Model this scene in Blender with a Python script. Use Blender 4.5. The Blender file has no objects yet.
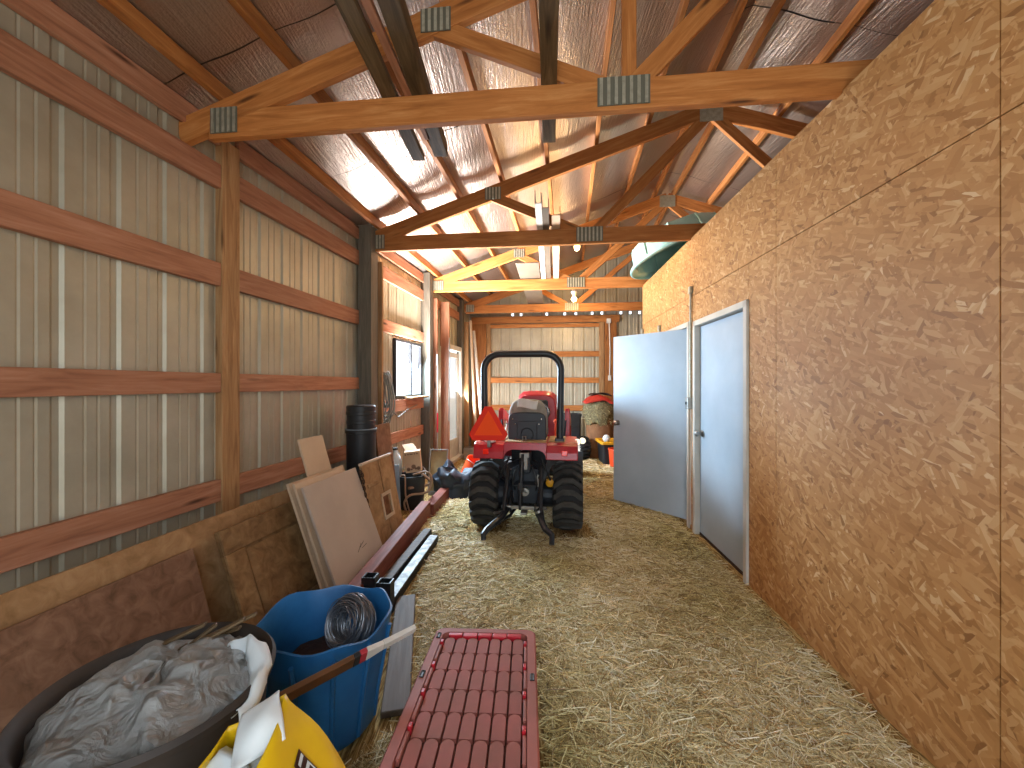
import bpy, bmesh, math, random
import numpy as np
from mathutils import Vector as V, Matrix as M, noise
random.seed(7)
SC = bpy.context.scene
COL = SC.collection
F, H = 400.0, 1.45
PI = math.pi

def P(px, py, Z):
    """a point of the barn on the sight line of a photograph pixel, at distance Z down the aisle"""
    return V(((px - 512) / F * Z, Z, H + (384 - py) / F * Z))

def C(h, k=1.0):
    h = h.lstrip('#')
    o = []
    for i in (0, 2, 4):
        c = int(h[i:i + 2], 16) / 255
        o.append((c / 12.92 if c <= .04045 else ((c + .055) / 1.055) ** 2.4) * k)
    return (*o, 1)

# ------------------------------------------------------------------ materials
def nm(name):
    m = bpy.data.materials.new(name)
    m.use_nodes = True
    nt = m.node_tree
    for n in list(nt.nodes):
        nt.nodes.remove(n)
    out = nt.nodes.new('ShaderNodeOutputMaterial')
    b = nt.nodes.new('ShaderNodeBsdfPrincipled')
    nt.links.new(b.outputs[0], out.inputs[0])
    return m, nt, b

def N(nt, t, **kw):
    n = nt.nodes.new(t)
    for k, v in kw.items():
        if k in n.inputs:
            n.inputs[k].default_value = v
        else:
            setattr(n, k, v)
    return n

def ramp(nt, fac, stops):
    r = nt.nodes.new('ShaderNodeValToRGB')
    e = r.color_ramp.elements
    while len(e) < len(stops):
        e.new(.5)
    for i, (p, c) in enumerate(stops):
        e[i].position = p
        e[i].color = c
    nt.links.new(fac, r.inputs[0])
    return r.outputs[0]

def mixc(nt, fac, a, b, mode='MIX'):
    n = nt.nodes.new('ShaderNodeMix')
    n.data_type = 'RGBA'
    n.blend_type = mode
    for s, v in ((0, fac), (6, a), (7, b)):
        if hasattr(v, 'is_linked'):
            nt.links.new(v, n.inputs[s])
        else:
            n.inputs[s].default_value = v
    return n.outputs[2]

def coords(nt, scale=(1, 1, 1), rnd=False, rot=(0, 0, 0), kind='Object'):
    tc = nt.nodes.new('ShaderNodeTexCoord')
    mp = nt.nodes.new('ShaderNodeMapping')
    mp.inputs['Scale'].default_value = scale
    mp.inputs['Rotation'].default_value = rot
    nt.links.new(tc.outputs[kind], mp.inputs[0])
    if rnd:
        oi = nt.nodes.new('ShaderNodeObjectInfo')
        ml = N(nt, 'ShaderNodeMath', operation='MULTIPLY')
        ml.inputs[1].default_value = 37.0
        nt.links.new(oi.outputs['Random'], ml.inputs[0])
        nt.links.new(ml.outputs[0], mp.inputs['Location'])
    return mp.outputs[0]

def bump(nt, b, h, strength, dist=.01):
    bp = nt.nodes.new('ShaderNodeBump')
    bp.inputs['Strength'].default_value = strength
    bp.inputs['Distance'].default_value = dist
    nt.links.new(h, bp.inputs['Height'])
    nt.links.new(bp.outputs[0], b.inputs['Normal'])

def plain(name, c1, c2=None, scale=6, rough=.6, metal=0, bmp=0, bscale=40, stretch=(1, 1, 1), lo=.35, hi=.7, emit=None, es=0, spec=.5):
    m, nt, b = nm(name)
    b.inputs['Roughness'].default_value = rough
    b.inputs['Metallic'].default_value = metal
    b.inputs['Specular IOR Level'].default_value = spec
    co = coords(nt, stretch, True)
    if c2:
        n = N(nt, 'ShaderNodeTexNoise', Scale=scale, Detail=6, Roughness=.6)
        nt.links.new(co, n.inputs[0])
        nt.links.new(ramp(nt, n.outputs[0], [(lo, c1), (hi, c2)]), b.inputs['Base Color'])
    else:
        b.inputs['Base Color'].default_value = c1
    if bmp:
        n2 = N(nt, 'ShaderNodeTexNoise', Scale=bscale, Detail=4)
        nt.links.new(co, n2.inputs[0])
        bump(nt, b, n2.outputs[0], bmp)
    if emit:
        b.inputs['Emission Color'].default_value = emit
        b.inputs['Emission Strength'].default_value = es
    return m

def wood(name, dark, mid, light, rough=.62, knots=True, g=1.0, spec=.3):
    m, nt, b = nm(name)
    b.inputs['Roughness'].default_value = rough
    b.inputs['Specular IOR Level'].default_value = spec
    co = coords(nt, (1.1 * g, 13 * g, 13 * g), True)
    n = N(nt, 'ShaderNodeTexNoise', Scale=2.2, Detail=7, Roughness=.62, Distortion=.8)
    nt.links.new(co, n.inputs[0])
    col = ramp(nt, n.outputs[0], [(.28, dark), (.5, mid), (.74, light)])
    if knots:
        ck = coords(nt, (1.5, 9, 9), True)
        v = N(nt, 'ShaderNodeTexVoronoi', Scale=1.0)
        nt.links.new(ck, v.inputs['Vector'])
        kf = ramp(nt, v.outputs['Distance'], [(.05, (1, 1, 1, 1)), (.16, (0, 0, 0, 1))])
        col = mixc(nt, kf, col, tuple(x * .35 for x in dark[:3]) + (1,))
    oi = nt.nodes.new('ShaderNodeObjectInfo')
    hs = N(nt, 'ShaderNodeHueSaturation')
    mr = N(nt, 'ShaderNodeMapRange')
    mr.inputs['To Min'].default_value = .82
    mr.inputs['To Max'].default_value = 1.15
    nt.links.new(oi.outputs['Random'], mr.inputs[0])
    nt.links.new(mr.outputs[0], hs.inputs['Value'])
    nt.links.new(col, hs.inputs['Color'])
    nt.links.new(hs.outputs[0], b.inputs['Base Color'])
    bump(nt, b, n.outputs[0], .25, .004)
    return m

def osb_mat():
    m, nt, b = nm('osb')
    b.inputs['Roughness'].default_value = .55
    b.inputs['Specular IOR Level'].default_value = .3
    cols = []
    for rot, sc, seed in (((0, 1.1, 0), (10, 10, 48), 0), ((0, -1.0, 0), (9, 9, 44), 3), ((0, .35, 0), (11, 11, 52), 7)):
        c0 = coords(nt, (1, 1, 1), False, rot)
        mp2 = N(nt, 'ShaderNodeMapping')
        mp2.inputs['Scale'].default_value = sc
        nt.links.new(c0, mp2.inputs[0])
        co = mp2.outputs[0]
        ad = N(nt, 'ShaderNodeVectorMath', operation='ADD')
        nt.links.new(co, ad.inputs[0])
        wn = N(nt, 'ShaderNodeTexNoise', Scale=.35, Detail=2)
        nt.links.new(co, wn.inputs[0])
        sm = N(nt, 'ShaderNodeVectorMath', operation='SCALE')
        sm.inputs['Scale'].default_value = .9
        nt.links.new(wn.outputs[1], sm.inputs[0])
        nt.links.new(sm.outputs[0], ad.inputs[1])
        v = N(nt, 'ShaderNodeTexVoronoi', Scale=1.0)
        nt.links.new(ad.outputs[0], v.inputs['Vector'])
        cols.append(ramp(nt, v.outputs['Color'], [(0, C('#85572e')), (.25, C('#aa7642')), (.6, C('#ba8750')), (.85, C('#c99c68')), (1, C('#d8b68a'))]))
    sel = []
    for k, s in ((0, 5.0), (1, 7.0)):
        co = coords(nt, (1, 1, 1.4), False, (.3 * k, 0, .2))
        v = N(nt, 'ShaderNodeTexNoise', Scale=s * 2.4, Detail=2)
        nt.links.new(co, v.inputs[0])
        sel.append(ramp(nt, v.outputs[0], [(.48, (0, 0, 0, 1)), (.52, (1, 1, 1, 1))]))
    col = mixc(nt, sel[0], cols[0], cols[1])
    col = mixc(nt, sel[1], col, cols[2])
    nt.links.new(col, b.inputs['Base Color'])
    return m

def foil_mat():
    m, nt, b = nm('foil_insulation')
    b.inputs['Metallic'].default_value = 1
    b.inputs['Base Color'].default_value = C('#bcb0a8')
    b.inputs['Roughness'].default_value = .44
    co = coords(nt, (1, 1, 1))
    n1 = N(nt, 'ShaderNodeTexNoise', Scale=2.4, Detail=3)
    nt.links.new(co, n1.inputs[0])
    c2 = coords(nt, (70, 4, 70), False, (0, 0, .1))
    n2 = N(nt, 'ShaderNodeTexNoise', Scale=1.0, Detail=3)
    nt.links.new(c2, n2.inputs[0])
    v = N(nt, 'ShaderNodeTexVoronoi', Scale=75)
    nt.links.new(co, v.inputs['Vector'])
    a = N(nt, 'ShaderNodeMath', operation='MULTIPLY_ADD')
    a.inputs[1].default_value = .25
    nt.links.new(v.outputs['Distance'], a.inputs[0])
    a2 = N(nt, 'ShaderNodeMath', operation='ADD')
    nt.links.new(n2.outputs[0], a.inputs[2])
    nt.links.new(a.outputs[0], a2.inputs[0])
    a3 = N(nt, 'ShaderNodeMath', operation='MULTIPLY')
    a3.inputs[1].default_value = 3.0
    nt.links.new(n1.outputs[0], a3.inputs[0])
    nt.links.new(a3.outputs[0], a2.inputs[1])
    bump(nt, b, a2.outputs[0], .55, .012)
    return m

def straw_mat():
    m, nt, b = nm('straw')
    b.inputs['Roughness'].default_value = .55
    b.inputs['Specular IOR Level'].default_value = .35
    g = nt.nodes.new('ShaderNodeNewGeometry')
    c1 = ramp(nt, g.outputs['Random Per Island'], [(0, C('#947648')), (.2, C('#ccb37a')), (.55, C('#e6d4a2')), (.85, C('#f2e7c2')), (1, C('#faf4e0'))])
    c2 = ramp(nt, g.outputs['Random Per Island'], [(0, C('#745e38')), (.3, C('#aa9258')), (.65, C('#cebb7c')), (.9, C('#e0d298')), (1, C('#efe5ba'))])
    tc = coords(nt, (1, 1, 1))
    n = N(nt, 'ShaderNodeTexNoise', Scale=.9, Detail=3)
    nt.links.new(tc, n.inputs[0])
    f = ramp(nt, n.outputs[0], [(.42, (0, 0, 0, 1)), (.62, (1, 1, 1, 1))])
    nt.links.new(mixc(nt, f, c1, c2), b.inputs['Base Color'])
    return m

def floor_mat():
    m, nt, b = nm('straw_strewn_dirt')
    b.inputs['Roughness'].default_value = .9
    b.inputs['Specular IOR Level'].default_value = .15
    co = coords(nt, (1, 1, 1))
    big = N(nt, 'ShaderNodeTexNoise', Scale=1.1, Detail=5, Roughness=.6)
    nt.links.new(co, big.inputs[0])
    hs = []
    cols = []
    for r, s in ((.4, (160, 16, 1)), (1.7, (150, 14, 1)), (2.6, (170, 18, 1))):
        c = coords(nt, s, False, (0, 0, r))
        n = N(nt, 'ShaderNodeTexNoise', Scale=.6, Detail=3, Distortion=.4)
        nt.links.new(c, n.inputs[0])
        hs.append(n.outputs[0])
    mx = N(nt, 'ShaderNodeMath', operation='MAXIMUM')
    nt.links.new(hs[0], mx.inputs[0])
    nt.links.new(hs[1], mx.inputs[1])
    mx2 = N(nt, 'ShaderNodeMath', operation='MAXIMUM')
    nt.links.new(mx.outputs[0], mx2.inputs[0])
    nt.links.new(hs[2], mx2.inputs[1])
    straw = ramp(nt, mx2.outputs[0], [(.46, C('#66502e')), (.56, C('#a0834e')), (.66, C('#cbb27a')), (.8, C('#e4d2a2'))])
    dirt = ramp(nt, mx2.outputs[0], [(.48, C('#4a3016')), (.6, C('#7d5428')), (.8, C('#a87f45'))])
    f = ramp(nt, big.outputs[0], [(.52, (0, 0, 0, 1)), (.66, (1, 1, 1, 1))])
    # worn lane of bare dirt beyond the tractor
    sp = N(nt, 'ShaderNodeSeparateXYZ')
    nt.links.new(co, sp.inputs[0])
    la = N(nt, 'ShaderNodeMapRange')
    la.inputs['From Min'].default_value = 4.3
    la.inputs['From Max'].default_value = 5.6
    nt.links.new(sp.outputs[1], la.inputs[0])
    mxx = N(nt, 'ShaderNodeMath', operation='MAXIMUM')
    nt.links.new(f, mxx.inputs[0])
    nt.links.new(la.outputs[0], mxx.inputs[1])
    nt.links.new(mixc(nt, mxx.outputs[0], straw, dirt), b.inputs['Base Color'])
    bump(nt, b, mx2.outputs[0], .7, .02)
    return m

MAT = {}
MAT['truss'] = wood('truss_lumber', C('#8f5628'), C('#ac6e38'), C('#c28850'))
MAT['girt'] = wood('girt_lumber', C('#845640'), C('#a27054'), C('#b4866c'))
MAT['pale_stud'] = wood('pale_stud', C('#7f5c3a'), C('#a07a52'), C('#b8946a'))
MAT['purlin'] = wood('purlin_lumber', C('#7c4a24'), C('#9a6232'), C('#b47c46'))
MAT['grey_post'] = wood('weathered_post', C('#4d4a42'), C('#625d52'), C('#767064'), knots=False)
MAT['old_lumber'] = wood('weathered_lumber', C('#3c2e1c'), C('#5c4a32'), C('#766246'))
MAT['redbeam'] = wood('red_brown_timber', C('#5e2e1e'), C('#7a4030'), C('#94574a'), knots=False)
MAT['doorwood'] = wood('stained_panel', C('#5e4326'), C('#80603c'), C('#987850'), knots=False, g=.5)
MAT['cardply'] = wood('tan_panel', C('#80603c'), C('#9a7650'), C('#ae8c64'), knots=False, g=.4)
MAT['darkply'] = wood('dark_plywood', C('#5a3f2a'), C('#755540'), C('#8a6a52'), knots=False, g=.5)
MAT['plank'] = wood('grey_plank', C('#4a4036'), C('#5d5247'), C('#6f6458'), knots=False)
MAT['osb'] = osb_mat()
MAT['foil'] = foil_mat()
MAT['straw'] = straw_mat()
MAT['floor'] = floor_mat()
MAT['siding'] = plain('siding_back', C('#a09a86'), C('#b2ac98'), 3, .45, .3, .08, 30)
MAT['rooftin'] = plain('roof_tin', C('#5a5a58'), None, rough=.6)
MAT['doorpaint'] = plain('grey_door_paint', C('#9fb0bd'), C('#acbcc8'), 2.2, .42, 0, .05, 20)
MAT['doorframe'] = plain('door_frame_paint', C('#c9c4b8'), C('#bab4a6'), 5, .5)
MAT['steel'] = plain('dull_steel', C('#8d8b86'), C('#a6a39c'), 8, .38, .8)
MAT['scuffed'] = plain('scuffed_rail_top', C('#5c5a56'), C('#9a9894'), 16, .5, .3, stretch=(1, 1, 1), lo=.4, hi=.6)
MAT['slots'] = plain('plate_recess', C('#5e5d50'), None, rough=.7)
MAT['chrome'] = plain('chrome', C('#d5d2cc'), None, rough=.15, metal=1)
MAT['galv'] = plain('galvanised', C('#9b9a8a'), C('#b9b8a8'), 30, .5, .6)
MAT['black'] = plain('black_plastic', C('#191b1d'), C('#25282b'), 6, .5)
MAT['rubber'] = plain('tyre_rubber', C('#121212'), C('#1e1d1b'), 9, .75, bmp=.15, bscale=60)
MAT['lug'] = plain('pale_tyre_lug', C('#2c2b28'), C('#484640'), 9, .8)  # lugs get a lighter grey-brown than the tyre carcass
MAT['blackpaint'] = plain('black_paint', C('#16181c'), C('#22262c'), 12, .38)
MAT['navy'] = plain('seat_vinyl', C('#161c24'), C('#222a33'), 7, .48)
MAT['red'] = plain('tractor_red', C('#a01420'), C('#b82630'), 5, .3, bmp=.02)
MAT['dust'] = plain('dusty_seat', C('#7d7466'), C('#a09787'), 8, .7)
MAT['smvred'] = plain('reflective_red', C('#e8301a'), None, rough=.6, spec=.2)
MAT['smvorange'] = plain('fluorescent_orange', C('#ff5622'), None, rough=.7, spec=.15)
MAT['lens'] = plain('tail_lens', C('#ff2a14'), None, rough=.2)
MAT['toted'] = plain('dusty_red_lid', C('#8a5244'), C('#a2564e'), 7, .7, bmp=.1, bscale=80, lo=.3, hi=.75)
MAT['totemid'] = plain('red_lid_rim', C('#8e5346'), C('#a45c52'), 5, .65)
MAT['groove'] = plain('dark_groove_base', C('#4c2820'), C('#5c3228'), 9, .85)  # darker red-brown base colour for the recessed floor of the lid
MAT['totered'] = plain('clean_red_plastic', C('#c21e2c'), C('#a8222c'), 9, .45)
MAT['blue'] = plain('blue_plastic', C('#1f5f96'), C('#2c77b4'), 5, .42, bmp=.05, bscale=14)
MAT['junk'] = plain('dark_debris', C('#2a1b12'), C('#4a3020'), 14, .9, bmp=.8, bscale=26)
MAT['wire'] = plain('fence_wire', C('#6d7076'), C('#8b8e93'), 20, .4, .7)
MAT['binbrown'] = plain('dusty_black_bin', C('#2a241f'), C('#3a312a'), 6, .65)
MAT['white'] = plain('white_paint', C('#d9d6cf'), C('#c3bfb5'), 8, .55)
MAT['bagwhite'] = plain('white_paper_liner', C('#d9e0e0'), C('#c8d0d2'), 5, .6, bmp=.2, bscale=12)
MAT['bagyellow'] = plain('yellow_sack', C('#e0b810'), C('#c8980c'), 3, .42, bmp=.15, bscale=14)
MAT['bagbrown'] = plain('sack_print_brown', C('#3a1c10'), None, rough=.5)
MAT['beige'] = plain('beige_board', C('#ad9d8d'), C('#b8a898'), 2.5, .6)
MAT['beigeedge'] = plain('pale_board', C('#c3ac90'), C('#b9a084'), 4, .6)
MAT['handle'] = plain('brown_handle', C('#5a3a20'), C('#6e4a2a'), 6, .5, stretch=(1, 1, 1))
MAT['bandred'] = plain('red_band', C('#a8303a'), None, rough=.5)
MAT['cardboard'] = plain('cardboard', C('#c8a27c'), C('#d5b491'), 4, .75)
MAT['cardprint'] = plain('carton_print', C('#7c5c44'), None, rough=.7)
MAT['tarp'] = plain('navy_tarp', C('#1a222c'), C('#263240'), 6, .55, bmp=.3, bscale=16)
MAT['orange'] = plain('orange_plastic', C('#e0421a'), C('#ea5a2c'), 5, .45)
MAT['yellow'] = plain('yellow_plastic', C('#dca018'), C('#c88f14'), 5, .5)
MAT['hay'] = plain('hay_clump', C('#575036'), C('#968c66'), 30, .85, bmp=.9, bscale=60)
MAT['burlap'] = plain('brown_sack', C('#7c5436'), C('#926a48'), 7, .85, bmp=.3, bscale=50)
MAT['redcloth'] = plain('red_flap', C('#a8281e'), C('#c03a2c'), 8, .6)
MAT['teal'] = plain('teal_pool_plastic', C('#8cc4c4'), C('#acd6d0'), 4, .4)
MAT['bluegrey'] = plain('blue_grey_tin', C('#76848e'), C('#8d99a2'), 4, .5, .3)
MAT['rope'] = plain('grey_cable', C('#74756f'), C('#8c8c82'), 12, .6)
MAT['hose'] = plain('tan_hose', C('#8c6f58'), C('#a3866c'), 8, .6)
MAT['tan'] = plain('dusty_tan', C('#b39a6c'), C('#9c8158'), 9, .8)
MAT['bulbglass'] = plain('lit_bulb', C('#fff0c8'), None, rough=.3, emit=(1, .66, .22, 1), es=7)
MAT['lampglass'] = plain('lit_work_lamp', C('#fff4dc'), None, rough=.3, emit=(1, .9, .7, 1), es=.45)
MAT['porcelain'] = plain('porcelain', C('#e6dfcf'), None, rough=.3)
MAT['outside'] = plain('outside_gravel', C('#d0c8b6'), C('#dcd4c4'), 2, .9)
MAT['greyplate'] = plain('grey_sheet', C('#645a4e'), C('#74695c'), 3, .55, .2)

def glass_mat():
    m = bpy.data.materials.new('window_glass')
    m.use_nodes = True
    nt = m.node_tree
    for n in list(nt.nodes):
        nt.nodes.remove(n)
    out = nt.nodes.new('ShaderNodeOutputMaterial')
    t = nt.nodes.new('ShaderNodeBsdfTransparent')
    g = nt.nodes.new('ShaderNodeBsdfGlossy')
    g.inputs['Roughness'].default_value = .03
    mx = nt.nodes.new('ShaderNodeMixShader')
    mx.inputs[0].default_value = .08
    nt.links.new(t.outputs[0], mx.inputs[1])
    nt.links.new(g.outputs[0], mx.inputs[2])
    nt.links.new(mx.outputs[0], out.inputs[0])
    return m
MAT['glass'] = glass_mat()

def film_mat():
    m, nt, b = nm('clear_film')
    b.inputs['Base Color'].default_value = C('#b4b4b0')
    b.inputs['Roughness'].default_value = .28
    b.inputs['Alpha'].default_value = .55
    co = coords(nt, (1, 1, 1))
    n = N(nt, 'ShaderNodeTexNoise', Scale=11, Detail=5, Distortion=1.5)
    nt.links.new(co, n.inputs[0])
    bump(nt, b, n.outputs[0], 1.0, .05)
    return m
MAT['film'] = film_mat()

# ------------------------------------------------------------------ building helpers
WM = {}

def frame(p0, p1, up):
    x = (p1 - p0).normalized()
    z = (up - x * up.dot(x)).normalized()
    y = z.cross(x)
    m = M((x, y, z)).transposed().to_4x4()
    m.translation = (p0 + p1) / 2
    return m

class MB:
    def __init__(s):
        s.bm = bmesh.new()

    def box(s, c, size, R=None):
        m = M.Translation(V(c))
        if R is not None:
            m = m @ (R.to_4x4() if len(R) == 3 else R)
        m = m @ M.Diagonal((*size, 1))
        bmesh.ops.create_cube(s.bm, size=1, matrix=m)
        return s

    def bar(s, p0, p1, w, h, up=V((0, 0, 1))):
        p0, p1 = V(p0), V(p1)
        m = frame(p0, p1, V(up)) @ M.Diagonal(((p1 - p0).length, w, h, 1))
        bmesh.ops.create_cube(s.bm, size=1, matrix=m)
        return s

    def ring(s, pts):
        return [s.bm.verts.new(p) for p in pts]

    def bridge(s, a, b, closed=True):
        n = len(a)
        for i in range(n if closed else n - 1):
            j = (i + 1) % n
            try:
                s.bm.faces.new((a[i], a[j], b[j], b[i]))
            except ValueError:
                pass

    def tube(s, pts, r, n=8, closed=False, square=False):
        pts = [V(p) for p in pts]
        k = len(pts)
        rs = r if isinstance(r, (list, tuple)) else [r] * k
        rings, nrm = [], None
        for i, p in enumerate(pts):
            a = pts[(i - 1) % k] if (closed or i > 0) else p
            b = pts[(i + 1) % k] if (closed or i < k - 1) else p
            t = (b - a).normalized()
            if nrm is None:
                ref = V((0, 0, 1)) if abs(t.z) < .9 else V((0, 1, 0))
                nrm = (ref - t * ref.dot(t)).normalized()
            else:
                nrm = (nrm - t * nrm.dot(t)).normalized()
            bi = t.cross(nrm)
            off = PI / 4 if square else 0
            kk = math.sqrt(2) if square else 1
            rings.append(s.ring([p + (nrm * math.cos(2 * PI * q / n + off) + bi * math.sin(2 * PI * q / n + off)) * rs[i] * kk for q in range(n)]))
        for i in range(k - 1):
            s.bridge(rings[i], rings[i + 1])
        if closed:
            s.bridge(rings[-1], rings[0])
        else:
            s.bm.faces.new(rings[0][::-1])
            s.bm.faces.new(rings[-1])
        return s

    def lathe(s, prof, n=32, m=None, fn=None, cap=True):
        m = m or M.Identity(4)
        rings = []
        for (r, z) in prof:
            ps = []
            for q in range(n):
                a = 2 * PI * q / n
                p = V((r * math.cos(a), r * math.sin(a), z))
                if fn:
                    p = fn(p, a)
                ps.append(m @ p)
            rings.append(s.ring(ps))
        for i in range(len(rings) - 1):
            s.bridge(rings[i], rings[i + 1])
        if cap:
            s.bm.faces.new(rings[0][::-1])
            s.bm.faces.new(rings[-1])
        return s

    def prism(s, poly, vec):
        a = s.ring([V(p) for p in poly])
        b = s.ring([V(p) + V(vec) for p in poly])
        s.bridge(a, b)
        s.bm.faces.new(a[::-1])
        s.bm.faces.new(b)
        return s

    def grid(s, fn, nu, nv, closeu=False):
        rows = []
        for j in range(nv + 1):
            rows.append(s.ring([fn(i / nu, j / nv) for i in range(nu if closeu else nu + 1)]))
        for j in range(nv):
            s.bridge(rows[j], rows[j + 1], closeu)
        return s

    def build(s, name, mat, parent=None, local=False, bevel=0, smooth=None, solid=0, subsurf=0, seg=2, soff=0):
        bm = s.bm
        bmesh.ops.recalc_face_normals(bm, faces=bm.faces)
        me = bpy.data.meshes.new(name)
        if parent is not None and not local:
            bm.transform(WM[parent.name].inverted())
        xs = [v.co for v in bm.verts]
        lo = V([min(c[i] for c in xs) for i in range(3)])
        hi = V([max(c[i] for c in xs) for i in range(3)])
        c = V(((lo.x + hi.x) / 2, (lo.y + hi.y) / 2, lo.z if parent is None else (lo.z + hi.z) / 2))
        bm.transform(M.Translation(-c))
        bm.to_mesh(me)
        bm.free()
        if smooth is not None:
            me.polygons.foreach_set('use_smooth', [True] * len(me.polygons))
            me.set_sharp_from_angle(angle=math.radians(smooth))
        o = bpy.data.objects.new(name, me)
        COL.objects.link(o)
        me.materials.append(MAT[mat] if isinstance(mat, str) else mat)
        finish(o, M.Translation(c), parent)
        if solid:
            md = o.modifiers.new('solid', 'SOLIDIFY')
            md.thickness = solid
            md.offset = soff
        if bevel:
            md = o.modifiers.new('bevel', 'BEVEL')
            md.width = bevel
            md.segments = seg
            md.limit_method = 'ANGLE'
            md.angle_limit = math.radians(40)
        if subsurf:
            md = o.modifiers.new('sub', 'SUBSURF')
            md.levels = md.render_levels = subsurf
        return o

def finish(o, mat_local, parent):
    if parent is not None:
        o.parent = parent
        WM[o.name] = WM[parent.name] @ mat_local
    else:
        WM[o.name] = mat_local.copy()
    o.matrix_basis = mat_local

def tag(o, label=None, cat=None, group=None, kind=None):
    for k, v in (('label', label), ('category', cat), ('group', group), ('kind', kind)):
        if v:
            o[k] = v
    return o

def thing(name, label, cat, loc=(0, 0, 0), rotz=0, group=None, kind=None):
    o = bpy.data.objects.new(name, None)
    o.empty_display_size = .1
    COL.objects.link(o)
    finish(o, M.Translation(V(loc)) @ M.Rotation(rotz, 4, 'Z'), None)
    return tag(o, label, cat, group, kind)

def lumber(name, p0, p1, w, h, mat, parent=None, up=(0, 0, 1), bevel=.004, local=False):
    """one straight board: mesh along its own X so the grain follows it; w across, h along up"""
    p0, p1 = V(p0), V(p1)
    m = frame(p0, p1, V(up))
    L = (p1 - p0).length
    bm = bmesh.new()
    bmesh.ops.create_cube(bm, size=1, matrix=M.Diagonal((L, w, h, 1)))
    me = bpy.data.meshes.new(name)
    bm.to_mesh(me)
    bm.free()
    me.materials.append(MAT[mat])
    o = bpy.data.objects.new(name, me)
    COL.objects.link(o)
    if parent is not None and not local:
        m = WM[parent.name].inverted() @ m
    finish(o, m, parent)
    if bevel:
        md = o.modifiers.new('bevel', 'BEVEL')
        md.width = bevel
        md.segments = 2
    return o

def nz(p, s=1.0, k=0):
    return noise.noise(V((p[0] * s + k * 7.3, p[1] * s - k * 3.1, p[2] * s + k * 1.7)))

TRIM = [0]
def trim(p0, p1, w, h, mat, label, up=(0, 0, 1), cat='board', group=None):
    TRIM[0] += 1
    return tag(lumber('trim_%d' % TRIM[0], p0, p1, w, h, mat, None, up), label, cat, group, 'structure')
# ------------------------------------------------------------------ the barn's layout lines
def LX(Y):                       # inner face of the left wall's girts
    return -1.63 + .155 * (Y - 4.27)
LD = V((.155, 1, 0)).normalized()
LN = V((LD.y, -LD.x, 0))         # towards the aisle
def LW(Y, off=0, z=0):
    return V((LX(Y), Y, z)) + LN * off
def RX(Y):                       # face of the OSB partition
    return 1.489 + .075 * Y
RD = V((.075, 1, 0)).normalized()
RN = V((-RD.y, RD.x, 0))
def RW(Y, off=0, z=0):
    return V((RX(Y), Y, z)) + RN * off
CD = V((.9943, -.1064, 0))       # along a truss, left to right
CN = V((-.1064, -.9943, 0))      # square to it, towards the camera
def EW(X, off=0, z=0):           # end wall
    return V((X, 8.80 - .107 * X, z)) + CN * off
SPAN, RISE = 3.46, .333
def rz(s):
    return 3.12 + RISE * (s if s < SPAN else 2 * SPAN - s)
def RP(s, t, dz=0):              # roof: s metres along a truss from the left eave, t down the barn
    return V((-1.46 + .14 * (t - 4.36), t, 0)) + CD * s + V((0, 0, rz(s) + dz))

# ------------------------------------------------------------------ floor, ground, roof
mb = MB()
mb.grid(lambda u, v: V((-3.2 + 9 * u, -2.2 + 11.6 * v, 0)), 40, 50)
tag(mb.build('floor', 'floor'), 'dirt floor strewn with pale straw', 'floor', None, 'structure')
mb = MB()
mb.grid(lambda u, v: V((-30 + 60 * u, -30 + 70 * v, -.03)), 4, 4)
tag(mb.build('ground_outside', 'outside'), 'gravel yard outside the barn', 'ground', None, 'structure')

def foil(s0, s1, name, label):
    mb = MB()
    t = -1.4
    k = 0
    while t < 8.9:
        t1 = t + 1.21
        def fn(u, v, t=t, t1=t1, k=k):
            s = s0 + (s1 - s0) * u
            tt = t + (t1 - .006 - t) * v
            p = RP(s, tt)
            sag = .016 * math.sin(PI * ((s * 2.17) % 1)) ** 2 + .012 * nz((s * 1.6, tt * 1.1, 0), 1.0, k)
            p.z += .098 - sag
            return p
        mb.grid(fn, 60, 18)
        t = t1
        k += 1
    o = mb.build(name, 'foil', smooth=60)
    return tag(o, label, 'roof insulation', None, 'structure')
foil(-.35, SPAN, 'ceiling', 'silver foil insulation under the roof slope above the metal wall')
foil(SPAN, 2 * SPAN + .3, 'ceiling_slope', 'silver foil insulation under the roof slope above the OSB partition')
mb = MB()
for s0, s1 in ((-.5, SPAN), (SPAN, 2 * SPAN + .5)):
    a = [RP(s0, -1.6, .14), RP(s1, -1.6, .14), RP(s1, 9.2, .14), RP(s0, 9.2, .14)]
    mb.prism(a, (0, 0, .03))
tag(mb.build('roof', 'rooftin'), 'metal roof above the foil', 'roof', None, 'structure')

# purlins
ORD = ['first', 'second', 'third', 'fourth', 'fifth', 'sixth', 'seventh', 'eighth']
for i, s in enumerate((.02, .46, .90, 1.36, 1.84, 2.34, 2.86, 3.33)):
    trim(RP(s, -1.0, .047), RP(s, 8.85, .047), .04, .088, 'purlin', 'roof purlin on the metal-wall slope, %s up from the eave' % ORD[i], cat='purlin')
for i, s in enumerate((3.60, 4.10, 4.62, 5.14, 5.66, 6.2)):
    trim(RP(s, -1.0, .047), RP(s, 8.85, .047), .04, .088, 'purlin', 'roof purlin on the partition slope, %s down from the ridge' % ORD[i], cat='purlin')

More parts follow.
